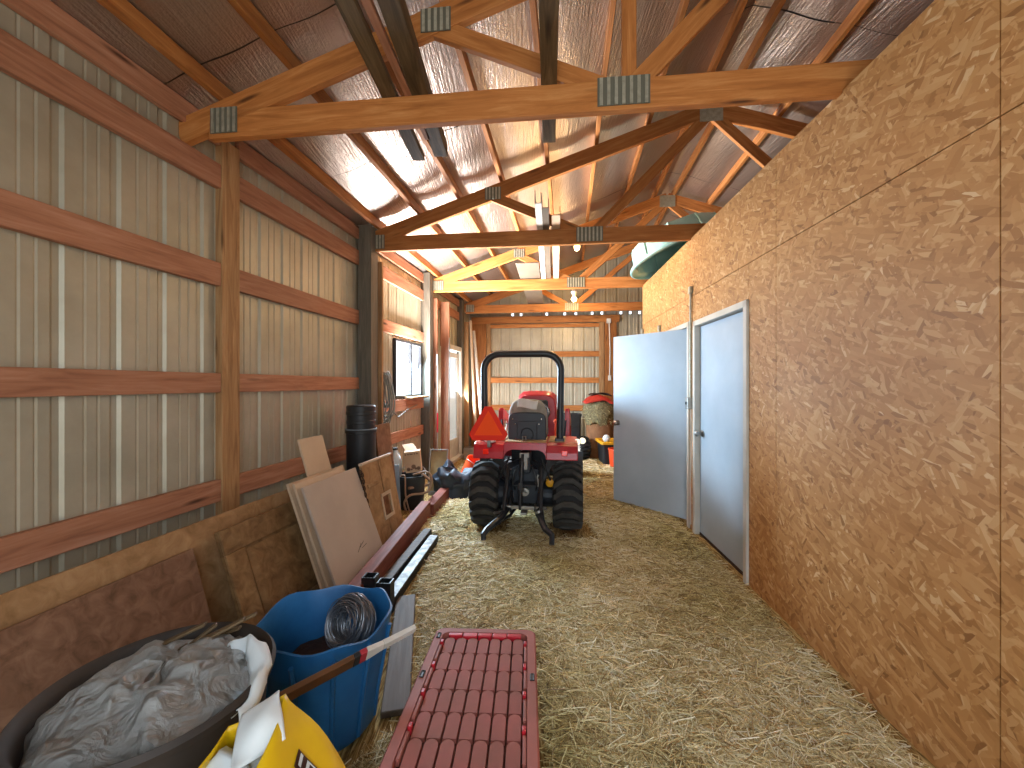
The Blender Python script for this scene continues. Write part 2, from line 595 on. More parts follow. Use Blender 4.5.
# ------------------------------------------------------------------ corrugated siding
def siding(mb, fr, a0, a1, z0, z1, off, pitch=.23, gaps=()):
    """ribbed sheet between a0 and a1 along a wall given by fr(a, off, z); z1 may be a function"""
    prof = []
    k0 = math.floor(a0 / pitch)
    a = k0 * pitch
    while a < a1 + pitch:
        for da, d in ((0, 0), (.055, 0), (.063, -.004), (.071, 0), (.11, 0), (.118, -.004), (.126, 0), (.165, 0), (.180, -.012), (.205, -.012), (.218, 0)):
            if a0 < a + da < a1:
                prof.append((a + da, d))
        a += pitch
    prof = [(a0, 0)] + prof + [(a1, 0)]
    last = None
    for (x, d) in prof:
        zt = z1(x) if callable(z1) else z1
        v = mb.ring([fr(x, off + d, z0), fr(x, off + d, zt)])
        if last and not any(abs(x - g) < .012 and abs(d) < .001 for g in gaps):
            mb.bm.faces.new((last[0], v[0], v[1], last[1]))
        last = v

mb = MB()
OFF = -.045
siding(mb, LW, -1.4, 5.15, 0, 3.22, OFF, gaps=(3.02 - .0, ))
siding(mb, LW, 5.15, 6.03, 0, 1.27, OFF)
siding(mb, LW, 5.15, 6.03, 2.04, 3.22, OFF)
siding(mb, LW, 6.03, 7.22, 0, 3.22, OFF)
siding(mb, LW, 7.22, 7.97, 2.10, 3.22, OFF)
siding(mb, LW, 7.97, 8.98, 0, 3.22, OFF)
tag(mb.build('wall_left', 'siding', smooth=20), 'ribbed beige metal siding wall with the window', 'wall', None, 'structure')

# end wall: ribbed siding with a row of small gaps below the gable
HOLES = [(-1.0, None)] + [((px - 512) * 8.65 / 400, .03) for px in (512.5, 521, 547, 565, 576, 592, 601.5, 620, 629, 638)]
mb = MB()
gz = lambda x: rz(x + .85) + .13
siding(mb, EW, -1.25, 5.5, 0, 2.955, -.05)
siding(mb, EW, -1.25, 5.5, 3.01, gz, -.05)
xs = [-1.25]
for hx, hw in HOLES[1:]:
    xs += [hx - .022, hx + .022]
xs.append(5.5)
for q in range(0, len(xs), 2):
    siding(mb, EW, xs[q], xs[q + 1], 2.955, 3.01, -.05)
tag(mb.build('wall_back', 'siding', smooth=20), 'ribbed metal end wall behind the tractor', 'wall', None, 'structure')

# far right outer wall and the front wall with the big doorway behind the camera
mb = MB()
siding(mb, lambda y, o, z: V((4.95 + .14 * (y - 4.36) - o, y, z)), -1.4, 8.6, 0, 3.3, 0)
tag(mb.build('wall_right_outer', 'siding', smooth=20), None, None, None, 'structure')
mb = MB()
FY = -1.3
mb.box((-1.9, FY, 1.6), (1.6, .05, 3.2))
mb.box((.1, FY, 3.0), (2.4, .05, .45))
mb.box((2.95, FY, 1.6), (3.3, .05, 3.2))
mb.prism([(-2.8, FY, 3.2), (4.7, FY, 3.2), (4.7, FY, 3.4), (1.3, FY, 4.6), (-2.8, FY, 3.25)], (0, .04, 0))
tag(mb.build('wall_front', 'siding'), None, None, None, 'structure')

# posts and girts of the left wall
def post(Y, off0, off1, w, z1, mat, label):
    a = LW(Y + w / 2, (off0 + off1) / 2, 0)
    return trim(a, a + V((0, 0, z1)), w, abs(off1 - off0), mat, label, up=LN, cat='post')
post(2.60, -.12, .005, .14, 3.05, 'pale_stud', 'tan wooden wall post under the nearest truss')
post(4.27, -.02, .135, .15, 3.15, 'grey_post', 'dark grey wall post between the near metal bay and the window bay')
post(6.10, -.05, .10, .15, 3.15, 'grey_post', 'grey wall post lit by the window beside it')
post(8.00, -.045, .06, .14, 3.15, 'grey_post', 'dark wall post just past the white walk-in door')
# boards nailed to the posts
def stud(Y, off0, off1, t, z0, z1, mat, label):
    a = LW(Y, (off0 + off1) / 2, z0)
    return trim(a, a + V((0, 0, z1 - z0)), t, off1 - off0, mat, label, up=LN, cat='stud')
stud(4.46, .085, .17, .038, 0, 2.80, 'pale_stud', 'pinkish upright board nailed behind the dark grey wall post')
stud(6.33, .03, .14, .038, 0, 2.80, 'girt', 'pinkish stud beside the window post with hanging tools')
stud(6.62, .10, .24, .038, 0, 2.80, 'girt', 'wide pinkish stud beside the white walk-in door')
stud(6.85, .0, .09, .038, 2.1, 2.8, 'girt', 'short board above the walk-in door')
stud(8.22, .02, .13, .038, 0, 2.72, 'pale_stud', 'light stud in the far corner behind the leaning pipes')
GZ = {'top': (2.72, 2.875), 'upper': (2.085, 2.235), 'middle': (1.395, 1.52), 'bottom': (.69, .83), 'sill': (1.09, 1.245), 'eave': (3.0, 3.13)}
def girt(Y0, Y1, key, label, off=-.02):
    z0, z1 = GZ[key]
    trim(LW(Y0, off, (z0 + z1) / 2), LW(Y1, off, (z0 + z1) / 2), .038, z1 - z0, 'girt', label, cat='girt')
for k in ('eave', 'top', 'upper', 'middle', 'bottom'):
    girt(-1.2, 2.60, k, '%s wall girt before the tan wooden post' % k)
    girt(2.74, 4.27, k, '%s wall girt in the metal bay above the leaning boards' % k)
girt(4.42, 6.10, 'eave', 'eave girt high above the window')
girt(4.42, 6.10, 'top', 'top wall girt in the window bay')
girt(4.42, 6.10, 'upper', 'wall girt along the top of the window')
girt(4.42, 6.10, 'sill', 'wall girt along the bottom of the window')
girt(4.42, 6.10, 'bottom', 'low wall girt under the window behind the carton')
girt(6.25, 8.0, 'eave', 'eave girt above the walk-in door')
girt(6.25, 8.0, 'top', 'wall girt above the walk-in door')

# window
mb = MB()
for (Y, z, hy, hz) in ((5.59, 1.285, .9, .035), (5.59, 2.025, .9, .035), (5.165, 1.655, .035, .77), (6.015, 1.655, .035, .77), (5.66, 1.655, .04, .72)):
    m = M((LN, LD, V((0, 0, 1)))).transposed()
    mb.box(LW(Y, -.03, z), (.05, hy, hz), m)
w = tag(mb.build('window_1', 'blackpaint', bevel=.004), 'bright sliding window with a dark frame in the metal wall', 'window', None, 'structure')
mb = MB()
mb.box(LW(5.59, -.035, 1.655), (.006, .84, .73), m)
mb.build('pane', 'glass', w)
lumber('window_sill', LW(5.45, .03, 1.262), LW(6.05, .03, 1.262), .15, .024, 'pale_stud', w)

# white walk-in door in the left wall
mb = MB()
for (Y, z, hy, hz) in ((7.595, .2, .66, .4), (7.595, 2.0, .66, .1), (7.28, 1.05, .1, 2.0), (7.91, 1.05, .1, 2.0)):
    mb.box(LW(Y, -.02, z), (.04, hy, hz), m)
d = tag(mb.build('door_1', 'white', bevel=.005), 'white glazed walk-in door in the metal wall', 'door', None, 'structure')
mb = MB()
mb.box(LW(7.595, -.02, 1.17), (.008, .56, 1.58), m)
mb.build('pane', 'film', d)
mb = MB()
for (Y, z, hy, hz) in ((7.19, 1.06, .07, 2.12), (8.0, 1.06, .07, 2.12), (7.595, 2.13, .9, .09)):
    mb.box(LW(Y, .02, z), (.06, hy, hz), m)
mb.box(LW(7.595, .03, .03), (.14, .78, .06), m)
mb.build('door_casing', 'white', d, bevel=.006)

# ------------------------------------------------------------------ OSB partition with its two doors
mr = M((RD, -RN, V((0, 0, 1)))).transposed()      # local x along the wall, y into the wall, z up
def rbox(mb, y0, y1, z0, z1, o0, o1):
    mb.box(V((( y0 + y1) / 2 / RD.y, (o0 + o1) / 2, (z0 + z1) / 2)), ((y1 - y0) / RD.y, o1 - o0, z1 - z0))
WT = 2.905
mb = MB()
g = .0025
for (y0, y1, z0, z1) in ((-1.2, 1.30, 0, 2.32), (1.30, 2.545, 0, 2.32), (2.545, 2.88, 0, 2.32), (2.88, 3.91, 2.06, 2.32), (3.91, 4.08, 0, 2.32), (4.08, 5.0, 2.06, 2.32), (5.0, 5.92, 0, 2.32),
                         (-1.2, 1.30, 2.32, WT), (1.30, 2.545, 2.32, WT), (2.545, 3.91, 2.32, WT), (3.91, 5.0, 2.32, WT), (5.0, 5.92, 2.32, WT)):
    rbox(mb, y0 + g, y1 - g, z0 if z0 == 0 else z0 + g, z1 if z1 == WT else z1 - g, 0, .012)
wall = None
def rbuild(mb, name, mat, parent=None, **kw):
    """meshes laid out in the partition's own frame (x along it, y into it)"""
    base = M.Translation(V((RX(0), 0, 0))) @ mr.to_4x4()
    if parent is None:
        me = bpy.data.meshes.new(name)
        bmesh.ops.recalc_face_normals(mb.bm, faces=mb.bm.faces)
        mb.bm.to_mesh(me)
        mb.bm.free()
        me.materials.append(MAT[mat])
        o = bpy.data.objects.new(name, me)
        COL.objects.link(o)
        finish(o, base, None)
        return o
    mb.bm.transform(base)
    return mb.build(name, mat, parent, **kw)
wall = tag(rbuild(mb, 'wall_right', 'osb'), 'OSB partition wall with the two grey doors', 'wall', None, 'structure')
mb = MB()
for y in (-1.1, -.3, .5, 1.30, 1.9, 2.545, 2.80, 3.99, 5.08, 5.88):
    rbox(mb, y - .04, y + .04, 0, WT - .04, .0125, .10)
rbox(mb, -1.2, 5.92, WT - .04, WT, .0125, .10)
rbox(mb, -1.2, 5.92, 2.28, 2.36, .0125, .06)
rbox(mb, 2.8, 3.95, 2.07, 2.15, .0125, .10)
rbox(mb, 3.95, 5.1, 2.07, 2.15, .0125, .10)
rbuild(mb, 'partition_studs', 'pale_stud', wall)
mb = MB()
rbox(mb, 5.90, 5.912, 0, WT, .10, 2.9)
tag(rbuild(mb, 'wall_partition_return', 'osb'), None, None, None, 'structure')
mb = MB()
rbox(mb, -1.2, 5.9, WT, WT + .02, .04, 3.1)
tag(rbuild(mb, 'loft_floor', 'osb'), 'OSB deck on top of the partition room', 'floor', None, 'structure')

def door_frame(mb, y0, y1, zt):
    for a, b_, z0, z1 in ((y0, y0 + .05, 0, zt), (y1 - .05, y1, 0, zt), (y0, y1, zt - .05, zt)):
        rbox(mb, a, b_, z0, z1, -.018, .10)
def knob_mb(p, n, r=.028):
    z = V(n).normalized()
    x = z.orthogonal().normalized()
    mm = M((x, z.cross(x), z)).transposed().to_4x4()
    mm.translation = V(p)
    return MB().lathe([(.032, 0), (.032, .008), (.012, .012), (.012, .032), (r, .045), (r + .002, .058), (r * .7, .070), (.004, .074)], 20, mm)

# door 2: closed
mb = MB()
rbox(mb, 2.93, 3.86, .025, 2.0, .035, .075)
d2 = tag(rbuild(mb, 'door_2', 'doorpaint'), 'closed grey steel door in the OSB partition', 'door', None, 'structure')
mb = MB()
door_frame(mb, 2.88, 3.91, 2.06)
rbuild(mb, 'door_frame', 'doorframe', d2, bevel=.004)
knob_mb(RW(3.80, -.035, .98), RN).build('knob', 'steel', d2, smooth=40)
mb = MB()
for z in (.25, 1.05, 1.8):
    rbox(mb, 2.925, 2.945, z - .05, z + .05, .022, .036)
rbuild(mb, 'hinge', 'steel', d2)
mb = MB()
rbox(mb, 2.93, 3.86, .0, .022, .03, .09)
rbuild(mb, 'threshold', 'junk', d2)

# door 3: swung open into the aisle
hp = V((1.836, 4.15, 0))
fp = V((1.246, 4.91, 0))
dd = (fp - hp).normalized()
dn = V((-dd.y, dd.x, 0))
if dn.y > 0:
    dn = -dn
md3 = M((dd, -dn, V((0, 0, 1)))).transposed()
mb = MB()
L3 = (fp - hp).length
mb.box((hp + fp) / 2 - dn * .02 + V((0, 0, 1.03)), (L3, .04, 1.99), md3)
d3 = tag(mb.build('door_3', 'doorpaint', bevel=.003), 'grey steel door standing open from the OSB partition', 'door', None, 'structure')
kp = hp + dd * (L3 - .065)
knob_mb(kp + V((0, 0, .98)), dn).build('knob', 'steel', d3, smooth=40)
knob_mb(kp + V((0, 0, .98)) - dn * .04, -dn).build('knob', 'steel', d3, smooth=40)
mb = MB()
for y0, y1 in ((4.02, 4.07), (5.0, 5.05)):
    rbox(mb, y0, y1, 0, 2.08, -.018, .10)
rbox(mb, 4.02, 5.05, 2.03, 2.08, -.018, .10)
rbuild(mb, 'door_frame', 'doorframe', d3, bevel=.004)

# conduits on the partition
def conduit(Y, z0, z1, label, box=None):
    t = thing('conduit_pipe', label, 'conduit', RW(Y, .02, z0))
    MB().tube([RW(Y, .016, z0), RW(Y, .016, z1)], .011, 10).build('pipe', 'galv', t, smooth=50)
    mb = MB()
    rm = M((RD, -RN, V((0, 0, 1)))).transposed()
    mb.box(RW(Y, .018, z1 + .02), (.045, .034, .07), rm)
    mb.build('fitting', 'galv', t, bevel=.006)
    if box:
        mb = MB()
        mb.box(RW(Y, .03, box), (.07, .055, .115), rm)
        b = mb.build('switch_box', 'steel', t, bevel=.006)
        mb = MB()
        mb.box(RW(Y, .06, box), (.012, .012, .026), rm)
        mb.build('toggle', 'black', b)
        MB().tube([RW(Y, .014, box - .05), RW(Y - .015, .014, box - .4), RW(Y + .008, .014, .5), RW(Y, .014, .06)], .006, 6).build('cable', 'white', t, smooth=50)
conduit(3.965, 1.30, 2.36, 'conduit with a switch box between the two grey doors', 1.26)
conduit(5.02, 1.2, 2.13, 'short conduit above the open grey door')
conduit(5.86, 1.2, 2.20, 'conduit at the far end of the OSB partition')

# ------------------------------------------------------------------ roof trusses
HEEL = [(2.36, -1.68), (4.36, -1.46), (6.28, -1.15), (8.17, -.85)]
BJ = [2.28, 2.27, 2.13, 2.05]
LBL = ['big orange roof truss nearest overhead, running above the aisle', 'roof truss resting on the dark grey wall post before the window',
       'roof truss above the window post with a lit bulb ahead of it', 'roof truss at the far end by the end wall']
def truss(i):
    Y0, X0 = HEEL[i]
    o = V((X0, Y0, 0))
    def T(s, z, off=0):
        return o + CD * s + V((0, 0, z)) + CN * off
    t = thing('roof_truss', LBL[i], 'roof truss', T(SPAN, 2.89), 0, 'roof trusses')
    th = .045
    lumber('bottom_chord', T(-.10, 2.97), T(2 * SPAN + .1, 2.97), th, .16, 'truss', t)
    ch = .15
    for sgn in (0, 1):
        a, b_ = T(-.3 if not sgn else 2 * SPAN + .3, 3.12 - .3 * RISE - .079), T(SPAN, 3.12 + SPAN * RISE - .079)
        lumber('top_chord', a, b_, th, ch, 'truss', t)
    bj = BJ[i]
    tj = 1.27
    zt = 3.12 + tj * RISE - .12
    for q in (0, 1):
        f = (lambda s: s) if not q else (lambda s: 2 * SPAN - s)
        lumber('web', T(f(bj - .05), 3.0, -.003), T(f(tj), zt, -.003), .038, .10, 'truss', t)
        lumber('web', T(f(bj + .04), 3.0, .002), T(SPAN + (.04 if q else -.04), 3.12 + SPAN * RISE - .16, .002), .038, .10, 'truss', t)
        # toothed connector plates on both faces
        for (s, z, w_, h_) in ((bj, 2.985, .27, .15), (tj, zt + .03, .17, .13), (0.0, 2.99, .17, .15)):
            for side in (1, -1):
                if side == -1 and i > 0:
                    continue
                mb = MB()
                c = T(f(s), z, side * (th / 2 + .0035))
                R = M((CD, CN, V((0, 0, 1)))).transposed()
                mb.box(c, (w_, .003, h_), R)
                nn = int(w_ / .034)
                for a in range(nn):
                    mb.box(c + CD * (-w_ / 2 + (a + .5) * w_ / nn) + CN * side * .0032, (.017, .005, h_ * .96), R)
                pl_ = mb.build('connector_plate', 'slots', t)
                pl_.data.materials.append(MAT['galv'])
                for f_ in list(pl_.data.polygons)[6:]:
                    f_.material_index = 1
    mb = MB()
    mb.box(T(SPAN, 3.12 + SPAN * RISE - .13, th / 2 + .0035), (.22, .003, .17), M((CD, CN, V((0, 0, 1)))).transposed())
    mb.build('connector_plate', 'galv', t)
    if i == 0:
        lumber('web', T(bj + .03, 3.03, .0), T(bj + .03, rz(bj) - .14, .0), .075, .038, 'truss', t, up=CN)
    return t, T
TR = [truss(i) for i in range(4)]

# end wall framing
def ewood(x0, x1, z0, z1, off, mat, label, cat='board'):
    if z1 - z0 > x1 - x0:
        a, b_ = EW((x0 + x1) / 2, off, z0), EW((x0 + x1) / 2, off, z1)
        trim(a, b_, .04, (x1 - x0), mat, label, up=CD, cat=cat)
    else:
        a, b_ = EW(x0, off, (z0 + z1) / 2), EW(x1, off, (z0 + z1) / 2)
        trim(a, b_, .04, z1 - z0, mat, label, cat=cat)
ewood(-.56, -.47, 0, 2.80, 0, 'pale_stud', 'light upright at the left edge of the end wall opening', 'stud')
ewood(1.87, 1.97, 0, 2.80, 0, 'pale_stud', 'light upright at the right edge of the end wall opening', 'stud')
ewood(-.47, 1.87, 2.68, 2.76, 0, 'truss', 'light head board across the end wall opening')
for z, n in ((2.10, 'top'), (1.53, 'middle'), (.93, 'lowest')):
    ewood(-.47, 1.87, z - .06, z + .06, -.01, 'truss', '%s girt across the end wall behind the roll bar' % n, 'girt')
ewood(-.9, 2.3, 2.78, 2.93, .01, 'purlin', 'dark header board under the row of bright gaps')
ewood(-.9, -.57, 0, 2.78, -.005, 'purlin', 'dark brown upright panel in the far corner', 'panel')
ewood(1.98, 2.24, 0, 2.78, -.005, 'purlin', 'dark brown post at the end wall near the open door', 'post')
ewood(2.24, 4.8, 2.0, 2.12, -.01, 'truss', 'girt on the end wall past the dark brown post', 'girt')

# lamp holders with lit bulbs
def bulb(p, label, watts, r=.034):
    t = thing('light_bulb', label, 'light bulb', p, 0, 'bare bulbs under the roof')
    MB().lathe([(.058, .10), (.058, .085), (.045, .07), (.03, .035), (.022, .03)], 24).build('lamp_holder', 'porcelain', t, local=True, smooth=40)
    MB().lathe([(.013, .03), (.016, .012), (r, -.025), (r * 1.02, -.04), (r * .8, -.065), (r * .4, -.078), (.003, -.08)], 24).build('glass_bulb', 'bulbglass', t, local=True, smooth=60)
    l = bpy.data.lights.new('bulb_light', 'POINT')
    l.energy = watts
    l.color = (1, .64, .30)
    l.shadow_soft_size = .045
    lo = bpy.data.objects.new('bulb_light', l)
    lo.location = V(p) + V((0, 0, -.14))
    COL.objects.link(lo)
    return t
b1 = P(577, 244, 4.75)
bulb((b1.x, b1.y, b1.z), 'small lit bulb hanging below the truss at the dark grey post', 13)
b2 = P(574, 297, 7.2)
bulb((b2.x, b2.y, b2.z), 'glowing bulb farthest down the aisle above the far truss', 22, .05)
# ------------------------------------------------------------------ the tractor (local: x right, y forward, z up)
TT = thing('tractor', 'red compact tractor with a black roll bar, seen from behind', 'tractor', (.16, 4.08, 0), math.radians(-8))
def tire_mb(R, W, lugs=19, chev=.19):
    mb = MB()
    mx = M.Rotation(PI / 2, 4, 'Y')
    r0 = R - .034
    prof = [(R * .50, -W * .40), (R * .62, -W * .47), (R * .78, -W * .5), (r0 - .03, -W * .47), (r0 - .006, -W * .38), (r0, -W * .15), (r0, W * .15), (r0 - .006, W * .38), (r0 - .03, W * .47), (R * .78, W * .5), (R * .62, W * .47), (R * .50, W * .40)]
    mb.lathe(prof, 56, mx, cap=False)
    def pt(u, a, r):
        return V((u, -r * math.cos(a), r * math.sin(a)))
    st = [(-.505, chev * 1.0, -.055, .03), (-.46, chev * .9, -.02, .008), (-.17, 0, 0, 0), (.17, 0, 0, 0), (.46, chev * .9, -.02, .008), (.505, chev, -.055, .03)]
    for k in range(lugs):
        a0 = 2 * PI * k / lugs
        half = PI / lugs * .46
        rings = []
        for (u, d, dr, di) in st:
            ro, ri = R + dr, r0 - .03 - di
            a = a0 - d
            rings.append(mb.ring([pt(u * W, a - half * 1.15, ri), pt(u * W, a - half, ro), pt(u * W, a + half, ro), pt(u * W, a + half * 1.15, ri)]))
        n0 = len(mb.bm.faces)
        for i in range(len(rings) - 1):
            mb.bridge(rings[i], rings[i + 1])
        mb.bm.faces.new(rings[0][::-1])
        mb.bm.faces.new(rings[-1])
        mb.bm.faces.ensure_lookup_table()
        for f_ in mb.bm.faces[n0:]:
            f_.material_index = 1
    return mb
def wheel(x, y, R, W, rim_r, side):
    mb = tire_mb(R, W)
    mb.bm.transform(M.Translation((x, y, R)))
    t = mb.build('tire', 'rubber', TT, local=True, smooth=35)
    t.data.materials.append(MAT['lug'])
    mx = M.Translation((x, y, R)) @ M.Rotation(PI / 2, 4, 'Y')
    mb = MB()
    mb.lathe([(.02, .05), (rim_r * .45, .05), (rim_r * .8, .0), (rim_r, .06), (rim_r + .014, W * .41), (rim_r + .014, -W * .41), (rim_r, -.06), (rim_r * .8, -.03), (rim_r * .4, -.05), (.02, -.05)], 32, M.Translation((x, y, R)) @ M.Rotation(PI / 2, 4, 'Y'))
    mb.bm.transform(WM[TT.name])
    mb.build('rim', 'white', t, smooth=40)
wheel(-.405, 0, .335, .285, .165, -1)
wheel(.405, 0, .335, .285, .165, 1)
wheel(-.36, 1.38, .225, .18, .11, -1)
wheel(.36, 1.38, .225, .18, .11, 1)

def tb(name, mb, mat, **kw):
    return mb.build(name, mat, TT, local=True, **kw)
# fenders: a shell over each rear tire
for sx in (-1, 1):
    xi, xo = .20, .50
    top = [(-.30, .735), (-.285, .80), (-.255, .865), (-.20, .885), (.30, .885), (.48, .80), (.56, .62), (.54, .61), (.46, .78), (.29, .862), (-.19, .862), (-.235, .845), (-.262, .79), (-.275, .735)]
    mb = MB()
    mb.prism([V((sx * xi, y, z)) for y, z in top], (sx * (xo - xi), 0, 0))
    side = [(-.30, .735), (-.285, .80), (-.255, .865), (-.20, .885), (.30, .885), (.48, .80), (.56, .62), (.44, .70), (.28, .80), (-.17, .80), (-.235, .74)]
    mb.prism([V((sx * xi, y, z)) for y, z in side], (sx * .018, 0, 0))
    f = tb('fender', mb, 'red', bevel=.008)
    mb = MB()
    mb.box((sx * .375, -.293, .80), (.055, .02, .05), M.Rotation(-.22, 3, 'X'))
    mb.bm.transform(WM[TT.name])
    mb.build('tail_light', 'lens', f, bevel=.006)
    mb = MB()
    mb.box((sx * .30, .05, .888), (.16, .40, .008))
    mb.bm.transform(WM[TT.name])
    mb.build('dust_layer', 'tan', f)
# red rear panel with an arched cut-out
poly = [(-.2, .74), (-.195, .775), (-.17, .805), (-.13, .822), (.13, .822), (.17, .805), (.195, .775), (.2, .74), (.205, .885), (-.205, .885)]
mb = MB()
mb.prism([V((x, -.285 + (z - .74) * .2, z)) for x, z in poly], (0, .025, 0))
mb.box((0, 0, .875), (.41, .50, .02))
tb('rear_panel', mb, 'red')
tb('dusty_platform', MB().box((0, .0, .889), (.40, .42, .008)), 'tan')
# rear frame
mb = MB()
mb.box((0, -.22, .70), (.105, .14, .20))
mb.box((0, .25, .42), (.22, .8, .30))
mb.box((0, -.08, .46), (.27, .26, .34))
mb.lathe([(.14, -.36), (.17, -.28), (.13, -.1), (.12, .36)], 20, M.Translation((0, 0, .335)) @ M.Rotation(PI / 2, 4, 'Y'))
tb('transmission_housing', mb, 'navy', bevel=.012)
tb('axle', MB().tube([(-.46, 0, .335), (.46, 0, .335)], .055, 16), 'blackpaint', smooth=40)
mb = MB()
mb.lathe([(.04, 0), (.04, .06), (.02, .06), (.02, .13)], 16, M.Translation((0, -.21, .42)) @ M.Rotation(PI / 2, 4, 'X'))
tb('power_takeoff', mb, 'steel', smooth=40)
for sx in (-1, 1):
    tb('fender_bracket', MB().prism([(sx * .12, -.24, .55), (sx * .23, -.25, .74), (sx * .34, -.25, .74), (sx * .25, -.24, .66), (sx * .17, -.24, .50)], (0, .03, 0)), 'blackpaint', bevel=.004)
    tb('frame_rail', MB().bar((sx * .15, .2, .40), (sx * .17, 1.6, .42), .05, .14), 'blackpaint')
tb('top_link', MB().tube([(-.015, -.315, .79), (-.02, -.33, .70), (-.03, -.35, .66)], .014, 8).tube([(-.02, -.33, .72), (-.035, -.36, .34), (-.035, -.37, .28)], [.022, .022, .012], 10), 'blackpaint', smooth=40)
tb('hitch_bracket', MB().box((0, -.29, .775), (.09, .05, .045)).box((0, -.28, .70), (.06, .05, .12)), 'steel', bevel=.005)
# three-point hitch
tb('lift_arm', MB().tube([(-.13, -.18, .34), (-.17, -.38, .27), (-.19, -.50, .245), (-.285, -.68, .195), (-.305, -.73, .17), (-.30, -.75, .13)], [.026, .032, .032, .027, .024, .022], 8), 'blackpaint', smooth=40)
tb('lift_arm', MB().tube([(.13, -.18, .34), (.155, -.38, .27), (.17, -.50, .245), (.21, -.62, .205), (.275, -.69, .18), (.275, -.74, .12)], [.026, .032, .032, .027, .024, .022], 8), 'blackpaint', smooth=40)
for sx, e in ((-1, (-.18, -.44, .29)), (1, (.162, -.44, .29))):
    tb('lift_rod', MB().tube([(sx * .155, -.27, .66), V(e) * .5 + V((sx * .155, -.27, .66)) * .5, e], [.016, .023, .016], 8), 'blackpaint', smooth=40)
    tb('rocker_arm', MB().bar((sx * .06, -.2, .70), (sx * .165, -.28, .66), .03, .05), 'blackpaint', bevel=.005)
tb('stabilizer_chain', MB().tube([(-.13, -.25, .30), (-.20, -.42, .27), (-.25, -.52, .29)], .012, 6), 'steel', smooth=40)
tb('stabilizer_chain', MB().tube([(.10, -.25, .30), (.12, -.38, .26), (.15, -.5, .31)], .012, 6), 'steel', smooth=40)
mb = MB()
mb.bar((0, -.1, .27), (0, -.40, .25), .06, .02)
mb.bar((-.12, -.36, .30), (.10, -.36, .30), .03, .03)
tb('drawbar', mb, 'steel', bevel=.004)
tb('power_takeoff_shield', MB().prism([(-.09, -.22, .50), (-.11, -.33, .49), (.11, -.33, .49), (.09, -.22, .50)], (0, 0, .012)), 'blackpaint')
for sx in (-1, 1):
    tb('hydraulic_hose', MB().tube([(sx * .07, -.25, .66), (sx * .10, -.30, .60), (sx * .115, -.29, .50), (sx * .10, -.20, .42)], .010, 6), 'black', smooth=50)
    tb('hydraulic_hose', MB().tube([(sx * .16, -.22, .74), (sx * .20, -.29, .64), (sx * .24, -.24, .54), (sx * .22, -.10, .48)], .010, 6), 'black', smooth=50)
    tb('link_pin', MB().tube([(sx * .11, -.34, .30), (sx * .21, -.36, .30)], .016, 10), 'steel', smooth=50)
    tb('sway_strut', MB().tube([(sx * .09, -.24, .26), (sx * .13, -.36, .22), (sx * .22, -.60, .22)], .014, 8), 'blackpaint', smooth=50)
    tb('link_bracket', MB().prism([(sx * .12, -.20, .24), (sx * .12, -.34, .24), (sx * .12, -.36, .34), (sx * .12, -.28, .42), (sx * .12, -.20, .42)], (sx * .02, 0, 0)), 'blackpaint', bevel=.004)
tb('coupler_block', MB().box((-.03, -.35, .49), (.05, .04, .07)), 'blackpaint', bevel=.006)
tb('decal', MB().box((.125, -.222, .52), (.05, .003, .11), M.Rotation(.3, 3, 'Y')), 'white')
tb('oil_filter', MB().lathe([(.035, 0), (.04, .01), (.04, .09), (.025, .10)], 20, M.Translation((.235, -.12, .50)) @ M.Rotation(PI / 2, 4, 'X')), 'yellow', smooth=40)

# seat
poly = []
for k in range(40):
    a = 2 * PI * k / 40
    c, s = math.cos(a), math.sin(a)
    poly.append(((abs(c) ** .35) * (1 if c >= 0 else -1) * .192, .998 + (abs(s) ** .4) * (1 if s >= 0 else -1) * .165))
mb = MB()
mb.prism([V((x, -.07, z)) for x, z in poly], (0, .05, 0))
st = tb('seat', mb, 'navy', bevel=.012, seg=3)
rel = []
for k in range(40):
    a = 2 * PI * k / 40
    c, s = math.cos(a), math.sin(a)
    rel.append(((abs(c) ** .6) * (1 if c >= 0 else -1) * .20, 1.03 + (abs(s) ** .6) * (1 if s >= 0 else -1) * (.265 if s > 0 else .16)))
mb = MB()
mb.prism([V((x, -.02, z)) for x, z in rel], (0, .11, .0))
mb.bm.transform(WM[TT.name])
tag(mb.build('seat_cushion', 'dust', st, bevel=.04, seg=4, smooth=50), 'dusty beige seat back')
mb = MB().box((0, .28, .93), (.38, .40, .10))
mb.bm.transform(WM[TT.name])
mb.build('seat_base', 'navy', st, bevel=.03, seg=3)
for (x, z) in ((-.145, 1.10), (.145, 1.10), (-.12, 1.05), (.12, 1.05), (-.145, .89), (.145, .89), (-.14, .865), (.14, .865)):
    mb = MB().lathe([(.007, 0), (.007, .008), (.003, .011)], 10, M.Translation((x, -.07, z)) @ M.Rotation(PI / 2, 4, 'X'))
    mb.bm.transform(WM[TT.name])
    mb.build('seat_bolt', 'chrome', st)
mb = MB()
ring = [V((.062 * math.cos(2 * PI * k / 24), -.073, .945 + .062 * math.sin(2 * PI * k / 24))) for k in range(24)]
mb.tube(ring, .006, 6, closed=True)
mb.tube([(-.15, -.071, 1.075), (.15, -.071, 1.075)], .004, 6)
mb.tube([(-.10, -.071, .87), (-.10, -.071, 1.06)], .004, 6)
mb.tube([(.10, -.071, .87), (.10, -.071, 1.06)], .004, 6)
mb.bm.transform(WM[TT.name])
mb.build('moulded_rib', 'navy', st, smooth=40)
mb = MB()
mb.grid(lambda u, v: V((-.105 + .2 * u + .012 * v, -.045 + .02 * v + .008 * math.sin(7 * u), 1.205 + .085 * v + .012 * math.sin(4 * u + 1))), 10, 6)
mb.bm.transform(WM[TT.name])
mb.build('manual_pouch', 'white', st, solid=.012, smooth=60)

